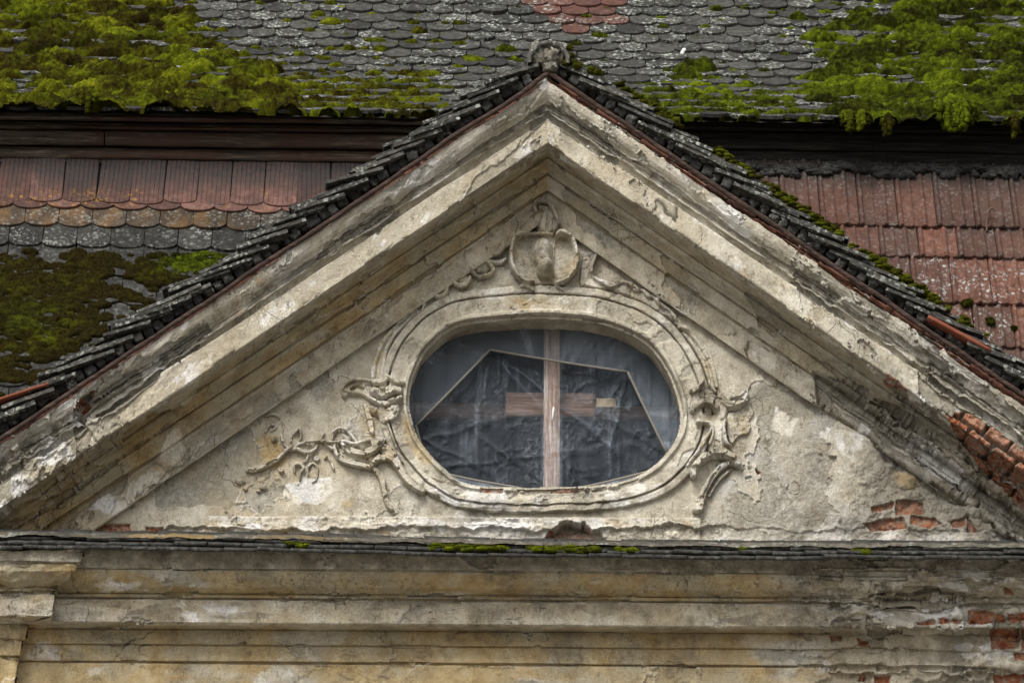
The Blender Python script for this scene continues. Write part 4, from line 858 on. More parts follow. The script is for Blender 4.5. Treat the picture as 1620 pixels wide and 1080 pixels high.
# ---- ledge of flat tiles on the cornice, in three courses under a mortar fillet
def ledge():
    m = MB(); pitch = math.radians(24)
    ax = np.array([[1, 0, 0], [0, math.cos(pitch), math.sin(pitch)], [0, -math.sin(pitch), math.cos(pitch)]])
    for c, (dy, Yf, ln) in enumerate([(-1.5, -.655, .34), (-8.5, -.625, .32), (-16, -.590, .30)]):
        x = -380 + c * 19
        while x < 2010:
            wpx = 53 + rng.normal(0, 1.2); xm = x + wpx / 2
            p = P(xm, ledge_y(xm) + dy + rng.normal(0, .9), Yf + rng.normal(0, .004))
            wd = float(P(x + wpx - 1.0, 870, Yf)[0] - P(x, 870, Yf)[0])
            sl_ = float((ledge_y(x + wpx) - ledge_y(x)) / wpx) + rng.normal(0, .012)
            r = np.array([[math.cos(sl_), 0, -math.sin(sl_)], [0, 1, 0], [math.sin(sl_), 0, math.cos(sl_)]])
            a2 = ax @ r
            slab(m, p + a2[1] * ln / 2, a2, (wd, ln, .0165 + rng.normal(0, .001)), (6, 3, 2), .05, .0, (rng.random() * .25, .14, 0)); x += wpx
    o = m.build("ledge_tiles", M["verge"], front)
    # fillet
    xs = np.linspace(-380, 2000, 1500); t = np.linspace(0, 1, 16)
    Xp, T = np.meshgrid(xs, t); 
    base = ledge_y(Xp) - 21
    p0 = P(Xp, base + 2, -.60 + 0 * Xp); V = p0.copy(); V[..., 1] += T * .62; V[..., 2] += .27 * T * .62 + .022 * ss(0, .06, T) + (fbm(Xp / 40, T * 3, 4, 551) - .5) * .022 + (fbm(Xp / 7, T * 40, 4, 552) - .5) * .010
    u = Xp / 296
    tn = np.stack([np.clip(.5 + 1.4 * (fbm(u * 3, T * 4, 4, 553) - .5), 0, 1), .6 * ss(.5, .62, fbm(u * 7, T * 7, 4, 555)), .9 * ss(.44, .58, fbm(u * 2.2, T * 4, 4, 557)) * ss(620, 420, Xp)], -1)
    mesh_obj("mortar_fillet", V.reshape(-1, 3), grid_faces(*Xp.shape), M["fillet"], front, {"tone": tn.reshape(-1, 3)})
ledge()

# ------------------------------------------------------------------ roof of the gable: verge tiles, batten, ridge
groof = empty("gable_roof", P(868, 95, -.4), "small gable roof whose stacked grey verge tiles edge both slopes above the pediment", "roof")
VY = -.532
def along(side, d, perp, Y=VY):
    """point d px down the slope from the apex and perp px above the batten line"""
    s = .664 if side < 0 else .682
    if side < 0: ex, ey = -1 / math.hypot(1, s), s / math.hypot(1, s); nx, ny = -ey, ex * 1.0
    else: ex, ey = 1 / math.hypot(1, s), s / math.hypot(1, s); nx, ny = ey, -ex
    if side < 0: nx, ny = -ey, ex          # up-left normal
    px = 871 + ex * d + nx * perp; py = 116 + ey * d + ny * perp
    return P(px, py, Y), px, py
def verge(side):
    mt = MB(); mm = MB(); mr = MB()
    s = .664 if side < 0 else .682
    ang = math.atan(s)
    def axes(a):        # x axis runs down the slope, tilted a shallower than the rake
        th = ang - a
        e = np.array([side * math.cos(th), 0, -math.sin(th)]); nrm = np.array([side * math.sin(th), 0, math.cos(th)])
        return np.array([e, [0, 1, 0], nrm])
    d = 6.0; k = 0
    while d < 1290:
        jit = rng.normal(0, 2.2); tilt = math.radians(rng.normal(11.5, 2.4))
        L = rng.normal(84, 8); Lm = L / 296
        up = 23 + rng.normal(0, 1.8) + (0 if side < 0 else -2)
        c, px, py = along(side, d + L / 2 + jit, up + math.sin(tilt) * L / 2 * 1.0, VY - .005 + rng.normal(0, .012))
        c[1] += .09
        r, l = rng.random(), rng.random()
        slab(mt, c, axes(tilt), (Lm, .19, .0185 + rng.normal(0, .0015)), (9, 3, 2), .09, .0, (r * .8, .3 + .6 * l, 0))
        # the course above it, further back and a little higher
        t2 = math.radians(rng.normal(10, 2)); L2 = rng.normal(74, 7)
        c2, _, _ = along(side, d + 17 + L2 / 2 + rng.normal(0, 3), up + 8 + math.sin(t2) * L2 / 2, VY + .03 + rng.normal(0, .015)); c2[1] += .09
        slab(mt, c2, axes(t2), (L2 / 296, .19, .0165), (9, 3, 2), .09, .0, (rng.random() * .8, .4 + .6 * l, 0))
        if rng.random() < .55:
            t3 = math.radians(rng.normal(9, 2.5)); L3 = rng.normal(58, 8)
            c3, _, _ = along(side, d + 30 + L3 / 2, up + 15 + math.sin(t3) * L3 / 2, VY + .08); c3[1] += .09
            slab(mt, c3, axes(t3), (L3 / 296, .19, .016), (8, 3, 2), .09, .0, (rng.random(), .5, 0))
        # bedding stubs and mortar lumps between the tiles and the batten
        for q in range(2):
            dd = d + 3 + q * 19 + rng.normal(0, 1.6); sz = rng.uniform(13, 18) / 296; hh = rng.uniform(12, 18) / 296
            c, px, py = along(side, dd + 8, 13.5 + rng.normal(0, 1.2), VY + .01 + rng.uniform(0, .05)); c[1] += .06
            lump = rng.random() < .38
            slab(mm, c, axes(math.radians(rng.normal(2, 8))), (sz, .12, hh), (4, 3, 4), .22 if lump else .07, .30 if lump else .04, (.95 if lump else rng.random() * .45, .7 if lump else .12, 0))
        d += 37 + rng.normal(0, 1.0)
    # mortar core behind
    for dd in np.arange(0, 1300, 26.0):
        c, _, _ = along(side, dd + 12, 21, VY + .16); slab(mm, c, axes(0), (.11, .12, .10), (3, 2, 3), .12, .1, (.25, .1, 0))
    tag(mt.build("verge_tile_courses", M["verge"], groof, smooth=False), "left verge, grey slabs stepping down bare of moss" if side < 0 else "right verge, grey slabs with moss along the top")
    mm.build("mortar_bedding", M["mortar"], groof)
    # batten and the thin brick edge under it
    tt = np.linspace(-3, 1300, 420); wob = (fbm(tt / 90, tt * 0 + side, 4, 601) - .5) * 6
    pts = np.array([along(side, a, w, VY + .0)[0] for a, w in zip(tt, wob)]); m = MB()
    tube(m, pts, .0135 + .004 * (fbm(tt / 25, tt * 0, 3, 603) - .5), 10); m.build("verge_batten", M["vergewood"], groof)
    m = MB(); a = 20.0
    while a < 1290:
        ln = rng.uniform(34, 64); f = rng.random()
        if True:
            c, _, _ = along(side, a + ln / 2, (-6.2 if (f < .62 or side < 0) else -.8) + rng.normal(0, .5) - (1.2 if f < .2 else 0), VY + .045); c[1] += .05
            slab(m, c, axes(math.radians(rng.normal(1.6, 1.2))), (ln / 296, .10, .024), (8, 2, 2), .22, .1, (rng.random(), .5 * (f > .6), .0))
        a += ln - 1
    m.build("brick_edging", M["ribbed"], groof)
    # deck running back to the main roofs
    A0 = along(side, -2, 22, VY + .06)[0]; A1 = along(side, 1330, 22, VY + .06)[0]
    n1, n2 = 90, 40; u = np.linspace(0, 1, n1)[:, None, None]; v = np.linspace(0, 1, n2)[None, :, None]
    V = A0 * (1 - u) + A1 * u + v * np.array([0, 3.3, 0]); V[..., 2] += (np.abs((v[..., 0] * 22) % 1 - .5) - .5) * .012 + 0 * u[..., 0]
    mesh_obj("roof_slope", V.reshape(-1, 3), grid_faces(n1, n2), M["verge"], groof, {"tone": np.tile([.4, .5, 0], (n1 * n2, 1))})
verge(-1); verge(1)
def ridge():
    m = MB(); c = P(868, 92, VY - .03); n = 18; L = .42
    a = np.linspace(math.radians(-12), math.radians(192), n); Vs = []
    for r in (.112, .092):
        for y in (0, L):
            Vs.append(np.stack([c[0] + r * np.cos(a) * 1.02, np.full(n, c[1] + y), c[2] - .006 + r * np.sin(a) * .98], 1))
    V = np.concatenate(Vs) + (rng.random((4 * n, 3)) - .5) * .004; i = np.arange(4 * n).reshape(4, n); Q = []
    for k in range(n - 1):
        Q += [[i[0, k], i[1, k], i[1, k + 1], i[0, k + 1]], [i[2, k], i[2, k + 1], i[3, k + 1], i[3, k]], [i[0, k], i[0, k + 1], i[2, k + 1], i[2, k]], [i[1, k], i[3, k], i[3, k + 1], i[1, k + 1]]]
    m.add(V, Q, a=(1.0, 1.0, 0)); rt = m.build("ridge_tile", M["verge"], groof)
    m = MB()
    for (px, py, w, h, y, an) in [(868, 84, 58, 42, .02, 0), (872, 88, 24, 26, -.02, .15), (857, 84, 22, 20, .02, -.25), (884, 86, 18, 20, .03, .3), (871, 104, 22, 16, -.02, 0)]:
        c = P(px, py, VY + y); c[1] += .05
        slab(m, c, np.array([[math.cos(an), 0, -math.sin(an)], [0, 1, 0], [math.sin(an), 0, math.cos(an)]]), (w / 296, .12, h / 296), (7, 3, 6), .14, .62, (1.0, 1.0, 0))
    m.build("mortar_plug", M["fillet"], rt)
    # further ridge tiles running back
    for k in range(1, 9):
        o = rt.copy(); COL.objects.link(o); o.parent = groof; o.location = rt.location + Vector((0, .38 * k, .004 * (k % 2)))
ridge()
# odd red tiles pushed in at the feet of the verges
def oddtile(name, pts, th, Y, label):
    a, b = P(*pts[0], Y), P(*pts[1], Y); e = (b - a); L = np.linalg.norm(e); e /= L; n = np.cross(e, [0, 1, 0]); n *= np.sign(n[2])
    m = MB(); slab(m, (a + b) / 2 + np.array([0, .09, 0]), np.array([e, [0, 1, 0], n]), (L, .19, th), (9, 3, 2), .12, .05, (.7, .5, 0))
    o = m.build(name, M["orange"], groof); o["label"] = label
oddtile("red_verge_tile", [(-60, 650), (77, 606)], .014, VY - .02, "orange clay tile at the foot of the left verge")
oddtile("red_verge_tile", [(1468, 500), (1568, 554)], .018, VY - .03, "dark red clay tile at the foot of the right verge")

# ------------------------------------------------------------------ upper main roof
EA, EB = P(-500, 172, 2.75), P(2120, 204, 2.75)
XD = (EB - EA) / np.linalg.norm(EB - EA)
NROW, EXPO, TW = 24, .152, .1795
pit = np.radians(np.interp(np.arange(NROW + 4), [0, 4, 9, 14], [37, 40.5, 46.5, 48]))
SB = np.concatenate([[[0, 0]], np.cumsum(np.stack([np.cos(pit), np.sin(pit)], 1) * EXPO, 0)])     # (back, up) at each course
def roof_at(a, b):
    k = np.clip(np.floor(b / EXPO).astype(int), 0, len(SB) - 2); f = b / EXPO - k
    yz = SB[k] * (1 - f[..., None]) + SB[k + 1] * f[..., None]; p = pit[np.clip(k, 0, len(pit) - 1)]
    pos = EA + a[..., None] * XD + np.stack([0 * a, yz[..., 0], yz[..., 1]], -1)
    return pos, np.stack([0 * a, -np.sin(p), np.cos(p)], -1)
uroof = empty("main_roof", (EA + EB) / 2, "upper plain tiled roof of rounded grey clay tiles behind the gable", "roof")
LEN_E = float(np.linalg.norm(EB - EA))
def plain_tile(mb, o, xd, up, nr, wd, ln, th, sag, tone, lift, nx=9, groove=None, ny=3, bow=.004):
    xs = np.linspace(-.5, .5, nx); arc = sag * (1 - np.sqrt(np.clip(1 - (xs * 2 * .96) ** 2, 0, 1))) / (1 - math.sqrt(1 - .96 ** 2))
    pts = []; 
    for j in range(ny):
        f = j / (ny - 1)
        y = arc * (1 - f) + f * ln if j else arc
        h = lift * (1 - f) + th + bow * (1 - (xs * 2) ** 2) * 1.0
        if groove is not None: h = h + groove(xs)
        pts.append(o + xs[:, None] * wd * xd + np.broadcast_to(y, xs.shape)[:, None] * up + h[:, None] * nr)
    front = pts[0] - nr * th * 1.15 - up * .001
    lip = pts[0] + up * .003 + nr * .0008
    V = np.concatenate([front, pts[0] - nr * .002, lip] + pts[1:]); i = np.arange(len(V)).reshape(-1, nx); Q = []
    for j in range(len(i) - 1):
        for k in range(nx - 1): Q.append([i[j, k], i[j, k + 1], i[j + 1, k + 1], i[j + 1, k]])
    # side walls
    side = []
    for col, s in ((0, 1), (nx - 1, -1)):
        base = np.array([q[col] - nr * th * 1.15 for q in pts]); b0 = len(V); V = np.concatenate([V, base])
        top = [i[2, col]] + [i[j, col] for j in range(3, len(i))]
        for j in range(len(pts) - 1): Q.append([top[j], top[j + 1], b0 + j + 1, b0 + j] if s > 0 else [b0 + j, b0 + j + 1, top[j + 1], top[j]])
    mb.add(V, Q, a=tone)
def upper_tiles():
    m = MB(); mr = MB()
    for k in range(NROW):
        off = (k % 2) * .5 * TW + rng.normal(0, .006); n = int(LEN_E / TW)
        for j in range(n):
            a = (j + .5) * TW + off; bb = k * EXPO - .012 + rng.normal(0, .006) - (.035 if rng.random() < .025 else 0)
            pos, nr = roof_at(np.array([a]), np.array([max(bb, 0)])); pos = pos[0]; nr = nr[0]
            px, py = proj(pos)
            p = pit[k]; up = np.array([0, math.cos(p), math.sin(p)])
            if bb < 0: pos = pos + up * bb
            rot = rng.normal(0, .024) + (.09 * rng.choice([-1, 1]) if rng.random() < .02 else 0); xd = XD * math.cos(rot) + up * math.sin(rot); up2 = up * math.cos(rot) - XD * math.sin(rot)
            red = (857 < px < 992 and py < 16) or (836 < px < 976 and 16 <= py < 38) or (856 < px < 997 and 38 <= py < 56) or (886 < px < 932 and 56 <= py < 75)
            li = np.clip(rng.random() ** 1.5 + (.5 if (px > 1050 and 55 < py < 125 and rng.random() < .4) else 0), 0, 1)
            plain_tile(mr if red else m, pos, xd, up2, nr, TW - .004, EXPO + .09, .020, .050, (rng.random() if not red else .4 + .6 * rng.random(), li, 0.0), .018 + abs(rng.normal(0, .006)))
    m.build("roof_tiles", M["slate"], uroof, smooth=False); mr.build("red_repair_tiles", M["redtile"], uroof, smooth=False)
    a, b = np.meshgrid(np.array([-.3, LEN_E + .3]), np.arange(0, NROW + 2) * EXPO); pos, nr = roof_at(a, b); pos = pos - nr * .004
    mesh_obj("roof_deck", pos.reshape(-1, 3), grid_faces(*a.shape), M["deck"], uroof, smooth=False)
upper_tiles()

# timber eaves cornice under it
def eaves(label, pxa, pxb, rows, mat):
    th = empty("timber_eaves", P((pxa + pxb) / 2, 270, 3.0), label, "eaves")
    for k, (ya, yb, Y0, seg) in enumerate(rows):
        for (xa, xb) in seg:
            n = max(int((xb - xa) / 12), 6); xs = np.linspace(xa, xb, n)
            base = (xs - 0) * .0125
            prof = [(0, .03), (.0, .0), (.12, -.012), (.30, -.006), (.42, -.016), (.62, -.022), (.85, -.016), (1.0, -.004), (1.0, .05)]
            u = np.array([p[0] for p in prof]); yo = np.array([p[1] for p in prof])
            Xp = np.broadcast_to(xs[:, None], (n, len(u))); Yp = ya + base[:, None] + (yb - ya) * u[None] + (fbm(xs[:, None] / 60, u[None] * 2 + k, 3, 700 + k) - .5) * 1.8
            V = P(Xp, Yp, Y0 - (.12 if pxa < 0 else 0) + yo[None] + 0 * Xp); V[..., 1] += (fbm(Xp / 40, u[None] * 3 + 0 * Xp, 4, 710 + k) - .5) * .012
            mesh_obj("board", V.reshape(-1, 3), grid_faces(*Xp.shape), mat, th)
    return th
eaves("brown weathered timber eaves with peeling paint under the left side of the mossy roof", -480, 700, [(176, 190, 2.92, [(-480, 720)]), (192, 203, 3.00, [(-480, 720)]), (204, 229, 3.03, [(-480, 164), (166, 720)]), (231, 250, 3.07, [(-480, 720)]), (246, 258, 3.09, [(-480, 178)])], M["brownwood"])
eaves("blackened timber eaves board under the right side of the mossy roof", 1000, 2100, [(180, 192, 2.92, [(960, 2100)]), (193, 222, 3.00, [(960, 1381), (1382, 2100)]), (222, 243, 3.03, [(960, 1381), (1382, 2100)]), (243, 268, 3.07, [(960, 1379), (1381, 2100)])], M["blackwood"])
# unseen sheet added behind the eaves so that no light comes through
w0, w1 = P(-500, 150, 3.16), P(2120, 330, 3.16)
V = np.array([[w0[0], 3.16, w1[2] - .3], [w1[0], 3.16, w1[2] - .3], [w1[0], 3.16, EB[2] + .30], [w0[0], 3.16, EA[2] + .30]])
mesh_obj("eaves_light_stop", V, np.array([[0, 1, 2, 3]]), M["deck"], uroof, smooth=False)

# ------------------------------------------------------------------ the two lower roofs
PL = math.radians(66); LU = np.array([0, math.cos(PL), math.sin(PL)]); LN = np.array([0, -math.sin(PL), math.cos(PL)])
LO_L = P(100, 252, 2.98); LO_R = P(1400, 276, 2.98)
def low_pt(o, px, py): return PPL(np.asarray(px, float), np.asarray(py, float), o, LN)
XL = np.array([1, 0, -.006]); XL /= np.linalg.norm(XL)
def low_ab(o, px, py): d = low_pt(o, px, py) - o; return d @ np.array([1., 0, 0]), -(d @ LU)          # a along x, b down the slope
lroofL = empty("lower_roof", low_pt(LO_L, 200, 600), "lower left roof with faded red plain tiles at the top and mossy grey tiles below", "roof")
lroofR = empty("lower_roof", low_pt(LO_R, 1500, 600), "lower right roof of red ribbed interlocking tiles with lichen patches", "roof")
def ridged(xs):
    f = (xs + .5) * 7.0; d = np.abs(f - np.round(f)); return -.0035 * (d < .12)
def left_lower():
    rows = [327, 336.5, 365, 397, 442, 487, 530, 574, 617, 660, 704, 748, 790]; m = MB(); mg = MB(); mq = MB(); top = 246; W_ = .206
    for k, yb in enumerate(rows):
        b0 = float(low_ab(LO_L, 100., float(top))[1]); b1 = float(low_ab(LO_L, 100., float(yb))[1]); ln = b1 - b0
        off = {0: 24, 1: 0, 2: 21, 3: -1}.get(k, (k % 2) * 25)
        a0 = float(low_ab(LO_L, -480. + off, 300.)[0]); n = int(1300 / 49.3) + 1
        for j in range(n):
            a = a0 + j * W_
            px = proj(LO_L + a * XL)[0]
            if px > 940: continue
            up = LU; o = LO_L + a * XL - LU * (b1 + rng.normal(0, .006)); rot = rng.normal(0, .010); xd = XL * math.cos(rot) + LU * math.sin(rot); up = LU * math.cos(rot) - XL * math.sin(rot)
            red = k < 2
            g = 0.0
            plain_tile(m if red else (mq if k == 2 else mg), o, xd, up, LN, W_ - .005, ln + .10, .018, .036, (rng.random(), (.3 if red else (.9 if k < 4 else .35) * (.5 + .5 * rng.random())) * (.2 if k == 0 else 1), g), .022 + rng.normal(0, .003), nx=57 if k == 0 else 11, groove=ridged if k == 0 else None, ny=9 if k == 0 else 3)
        top = yb
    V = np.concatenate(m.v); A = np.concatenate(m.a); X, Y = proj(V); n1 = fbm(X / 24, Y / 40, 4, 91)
    A[:, 2] = np.clip(ss(318, 270, Y + 46 * (n1 - .5)) * ss(40, 140, X + 60 * n1) + .75 * ss(285, 262, Y) + .35 * ss(.5, .6, n1), 0, 1) * (Y < 326)  # shading below the eaves painted in as a dark top, plus random soot
    A[:, 1] = np.maximum(A[:, 1] * .25, ss(298, 318, Y + 20 * (n1 - .5)) * (Y < 326) * np.clip(ss(210, 120, X) + ss(.62, .68, fbm(X / 30, Y * 0, 2, 93)), 0, 1)); m.v = [V]; m.a = [A]
    V = np.concatenate(mq.v); A = np.concatenate(mq.a); X, Y = proj(V); n2 = fbm(X / 20, Y / 16, 5, 95)
    A[:, 2] = (.35 + .6 * ss(.40, .58, n2)) * ss(430, 280, X + 90 * (n2 - .5)) + .25 * ss(.5, .6, n2); mq.v = [V]; mq.a = [A]; mq.build("rusty_tiles", M["dimslate"], lroofL, smooth=False)
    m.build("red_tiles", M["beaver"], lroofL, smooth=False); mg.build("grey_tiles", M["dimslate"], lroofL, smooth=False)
    V = np.array([low_pt(LO_L, -520., 240.), low_pt(LO_L, 900., 240.), low_pt(LO_L, 900., 820.), low_pt(LO_L, -520., 820.)]) - LN * .01
    mesh_obj("roof_deck", V, np.array([[0, 1, 2, 3]]), M["deck"], lroofL, smooth=False)
left_lower()
def ribs(xs):
    f = xs + .5
    r = .018 * np.exp(-((f - .07) / .05) ** 4) + .010 * np.exp(-((f - .37) / .035) ** 4) + .016 * np.exp(-((f - .68) / .06) ** 4) + .010 * np.exp(-((f - .96) / .03) ** 4) - .006
    return r
def right_lower():
    rows = [363, 410, 484, 552, 612, 676, 740, 800]; m = MB(); top = 272; W_ = .2395
    for k, yb in enumerate(rows):
        b0 = float(low_ab(LO_R, 1400., float(top))[1]); b1 = float(low_ab(LO_R, 1400., float(yb))[1]); ln = b1 - b0
        a0 = float(low_ab(LO_R, 900. + [0, 29, 12, 40, 0, 29, 0, 29][k], 400.)[0])
        for j in range(int(1300 / 57) + 1):
            a = a0 + j * W_; o = LO_R + a * XL - LU * (b1 + rng.normal(0, .004)); rot = rng.normal(0, .004); xd = XL * math.cos(rot) + LU * math.sin(rot); up = LU * math.cos(rot) - XL * math.sin(rot)
            plain_tile(m, o, xd, up, LN, W_ - .003, ln + .07, .020, .0015, (.25 + .75 * rng.random(), .12, np.clip(.2 + .6 * (rng.random() - .2), 0, 1)), .026 + rng.normal(0, .003), nx=41, groove=ribs, ny=5, bow=0)
        top = yb
    # lichen grown over the third and fourth course only
    V = np.concatenate(m.v); A = np.concatenate(m.a); X, Y = proj(V)
    lic = .8 * region(X, Y, [[(1405, 425), (1440, 416), (1470, 418), (1500, 412), (1540, 430), (1580, 424), (1640, 432), (1700, 440), (1700, 470), (1590, 480), (1520, 470), (1490, 486), (1460, 478), (1420, 462)], [(1500, 500), (1560, 490), (1600, 500), (1590, 540), (1520, 530)]], 10, 16, 8, 77)
    A[:, 1] = np.maximum(A[:, 1], lic); Ys = 290 + 14 * fbm(X / 26, Y / 26, 4, 79); A[:, 2] = np.maximum(A[:, 2], ss(Ys + 18, Ys - 6, Y + 0 * X)); A[:, 2] = np.maximum(A[:, 2], .8 * ss(14, 2, np.abs(Y - 366 - (X - 1400) * .005)) * (Y > 364))  # darker towards the top edge and just below the first course
    m.v = [V]; m.a = [A]
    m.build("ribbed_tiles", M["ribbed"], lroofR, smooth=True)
    q = MB()
    for i in range(230):
        px = 900 + 5 * i + rng.uniform(-6, 6); py = 274 + (px - 1400) * .012 + rng.normal(0, 3) + (6 if rng.random() < .2 else 0); c = low_pt(LO_R, px, py) + LN * .035
        slab(q, c, np.array([XL, LN, LU]), (rng.uniform(.05, .16), .04, rng.uniform(.02, .05)), (4, 2, 3), .3, .5, (.3 * rng.random(), .05, 0))
    q.build("mortar_flashing", M["mortar"], lroofR)
    V = np.array([low_pt(LO_R, 880., 262.), low_pt(LO_R, 2150., 262.), low_pt(LO_R, 2150., 820.), low_pt(LO_R, 880., 820.)]) - LN * .01
    mesh_obj("roof_deck", V, np.array([[0, 1, 2, 3]]), M["deck"], lroofR, smooth=False)
right_lower()

# ------------------------------------------------------------------ moss
def blob(X, Y, cx, cy, rx, ry): return np.exp(-(((X - cx) / rx) ** 2 + ((Y - cy) / ry) ** 2))
def dens_upper(X, Y):
    e = 230 + 1.45 * np.clip(Y, -200, 200) + 22 * np.sin(Y / 17.0)
    d = ss(e + 70, e - 30, X) * 1.0
    d = np.maximum(d, .62 * ss(95, 150, Y) * ss(760, 640, X) * (X < 760))
    d = np.maximum(d, .34 * ss(40, 90, Y) * ss(760, 560, X) * (X < 760)); d = np.maximum(d, .15 * (X < 760))
    d = np.maximum(d, .75 * blob(X, Y, 590, 85, 26, 18)); d = np.maximum(d, .7 * blob(X, Y, 745, 110, 30, 18)); d = np.maximum(d, .6 * blob(X, Y, 640, 130, 120, 22))
    er = 1290 + 1.6 * np.clip(70 - Y, -300, 70) * (Y < 70) + 14 * np.sin(Y / 13.0)
    d = np.maximum(d, ss(er - 60, er + 40, X)); d = np.maximum(d, .95 * blob(X, Y, 1095, 130, 42, 22)); d = np.maximum(d, .62 * ss(120, 165, Y) * ss(960, 1020, X)); d = np.maximum(d, .35 * blob(X, Y, 1190, 125, 90, 30)); d = np.maximum(d, .10 * (X >= 760)); d = np.maximum(d, .4 * blob(X, Y, 1280, 62, 40, 30))
    for (cx, cy, rx, ry) in [(30, 141, 16, 5), (145, 141, 10, 4), (310, 68, 16, 6), (340, 130, 36, 5), (285, 16, 26, 12), (1500, 42, 34, 7), (1440, 105, 36, 5), (1425, 136, 30, 7), (1520, 124, 36, 7), (1590, 45, 30, 8), (1400, 190, 20, 4), (1600, 190, 20, 6), (1560, 135, 24, 4), (1380, 75, 24, 6)]:
        d = d * (1 - .97 * blob(X, Y, cx, cy, rx, ry))
    return d
def cushions(na, nb, a0, b0, st, cand, hfun, rows=None):
    """height and tone fields of overlapping cushions: cand = list of (a, b, r, tone)"""
    Hh = np.zeros((nb, na)); T = np.full((nb, na), .5)
    for (a, b, r, tone, hk) in cand:
        ra, rb = r * 1.75, r * .92
        i0 = int((a - ra - a0) / st); i1 = int((a + ra - a0) / st) + 2; j0 = int((b - rb - b0) / st); j1 = int((b + rb - b0) / st) + 2
        i0 = max(i0, 0); j0 = max(j0, 0); i1 = min(i1, na); j1 = min(j1, nb)
        if i1 <= i0 or j1 <= j0: continue
        u = (np.arange(i0, i1) * st + a0 - a) / ra; v = (np.arange(j0, j1) * st + b0 - b) / rb
        q = u[None] ** 2 + v[:, None] ** 2; h = r * hk * np.sqrt(np.clip(1 - q, 0, 1))
        S_ = Hh[j0:j1, i0:i1]; w = h > S_; S_[w] = h[w]; T[j0:j1, i0:i1][w] = tone
    return Hh, T
def moss_object(name, label, grid_pos, grid_nr, Hh, T, dead, bright, nblades, blade=.010, extra=None, hmin=.004, seed=1):
    for _ in range(1):
        p = np.pad(Hh, 1, mode='edge'); Hb = (p[1:-1, 1:-1] * 2 + p[:-2, 1:-1] + p[2:, 1:-1] + p[1:-1, :-2] + p[1:-1, 2:]) / 6; Hh = np.where(Hh > 0, Hb, Hh)
        p = np.pad(T, 1, mode='edge'); T = (p[1:-1, 1:-1] + p[:-2, 1:-1] + p[2:, 1:-1] + p[1:-1, :-2] + p[1:-1, 2:]) / 5
    sh = Hh.shape; jj, ii = np.meshgrid(np.arange(sh[1]), np.arange(sh[0]))
    H2 = Hh * (1 + .6 * (fbm(jj / 5.0, ii / 5.0, 3, seed) - .5)) + (Hh > 0) * (vn2(jj / 1.7, ii / 1.7, seed + 3) - .5) * .010
    G_ = grid_pos + grid_nr * np.where(Hh > hmin, H2 + .004, -.012)[..., None]
    kv = Hh > hmin; k = kv[:-1, :-1] | kv[1:, :-1] | kv[:-1, 1:] | kv[1:, 1:]
    N = grid_normals(G_)
    tone = np.stack([np.clip(T + 1.0 * (fbm(jj / 34.0, ii / 15.0, 4, seed + 9) - .5) + .7 * (fbm(jj / 5.0, ii / 4.0, 2, seed + 10) - .5), 0, 1), dead, bright], -1)
    F = grid_faces(*sh, keep=k)
    V2, F2, at = compact(G_.reshape(-1, 3), F, {"tone": tone.reshape(-1, 3)})
    mb = MB(); mb.add(V2, F2, a=at["tone"])
    r = np.random.default_rng(seed); idx = np.flatnonzero((Hh > hmin * 1.5).ravel())
    pick = r.choice(idx, min(nblades, len(idx) * 6)); p0 = G_.reshape(-1, 3)[pick] + (r.random((len(pick), 3)) - .5) * .006; nn = N.reshape(-1, 3)[pick]; tn = tone.reshape(-1, 3)[pick]
    blades(mb, p0, nn, tn, blade, r)
    if extra: extra(mb, r)
    o = mb.build(name, M["moss"]); return tag(o, label, "moss", kind="stuff")
def blades(mb, p0, nn, tn, ln, r):
    n = len(p0); d = nn + r.normal(0, .55, (n, 3)); d /= np.linalg.norm(d, axis=1, keepdims=True)
    s = np.cross(d, r.normal(0, 1, (n, 3))); s /= np.linalg.norm(s, axis=1, keepdims=True) + 1e-9
    L = ln * (.6 + .8 * r.random((n, 1))); w = L * .20
    V = np.stack([p0 - s * w - nn * .002, p0 + s * w - nn * .002, p0 + d * L], 1).reshape(-1, 3)
    t2 = np.clip(tn + np.concatenate([r.normal(.04, .22, (n, 1)), np.zeros((n, 2))], 1), 0, 1)
    mb.add(V, None, np.arange(3 * n).reshape(-1, 3), a=np.repeat(t2, 3, 0))
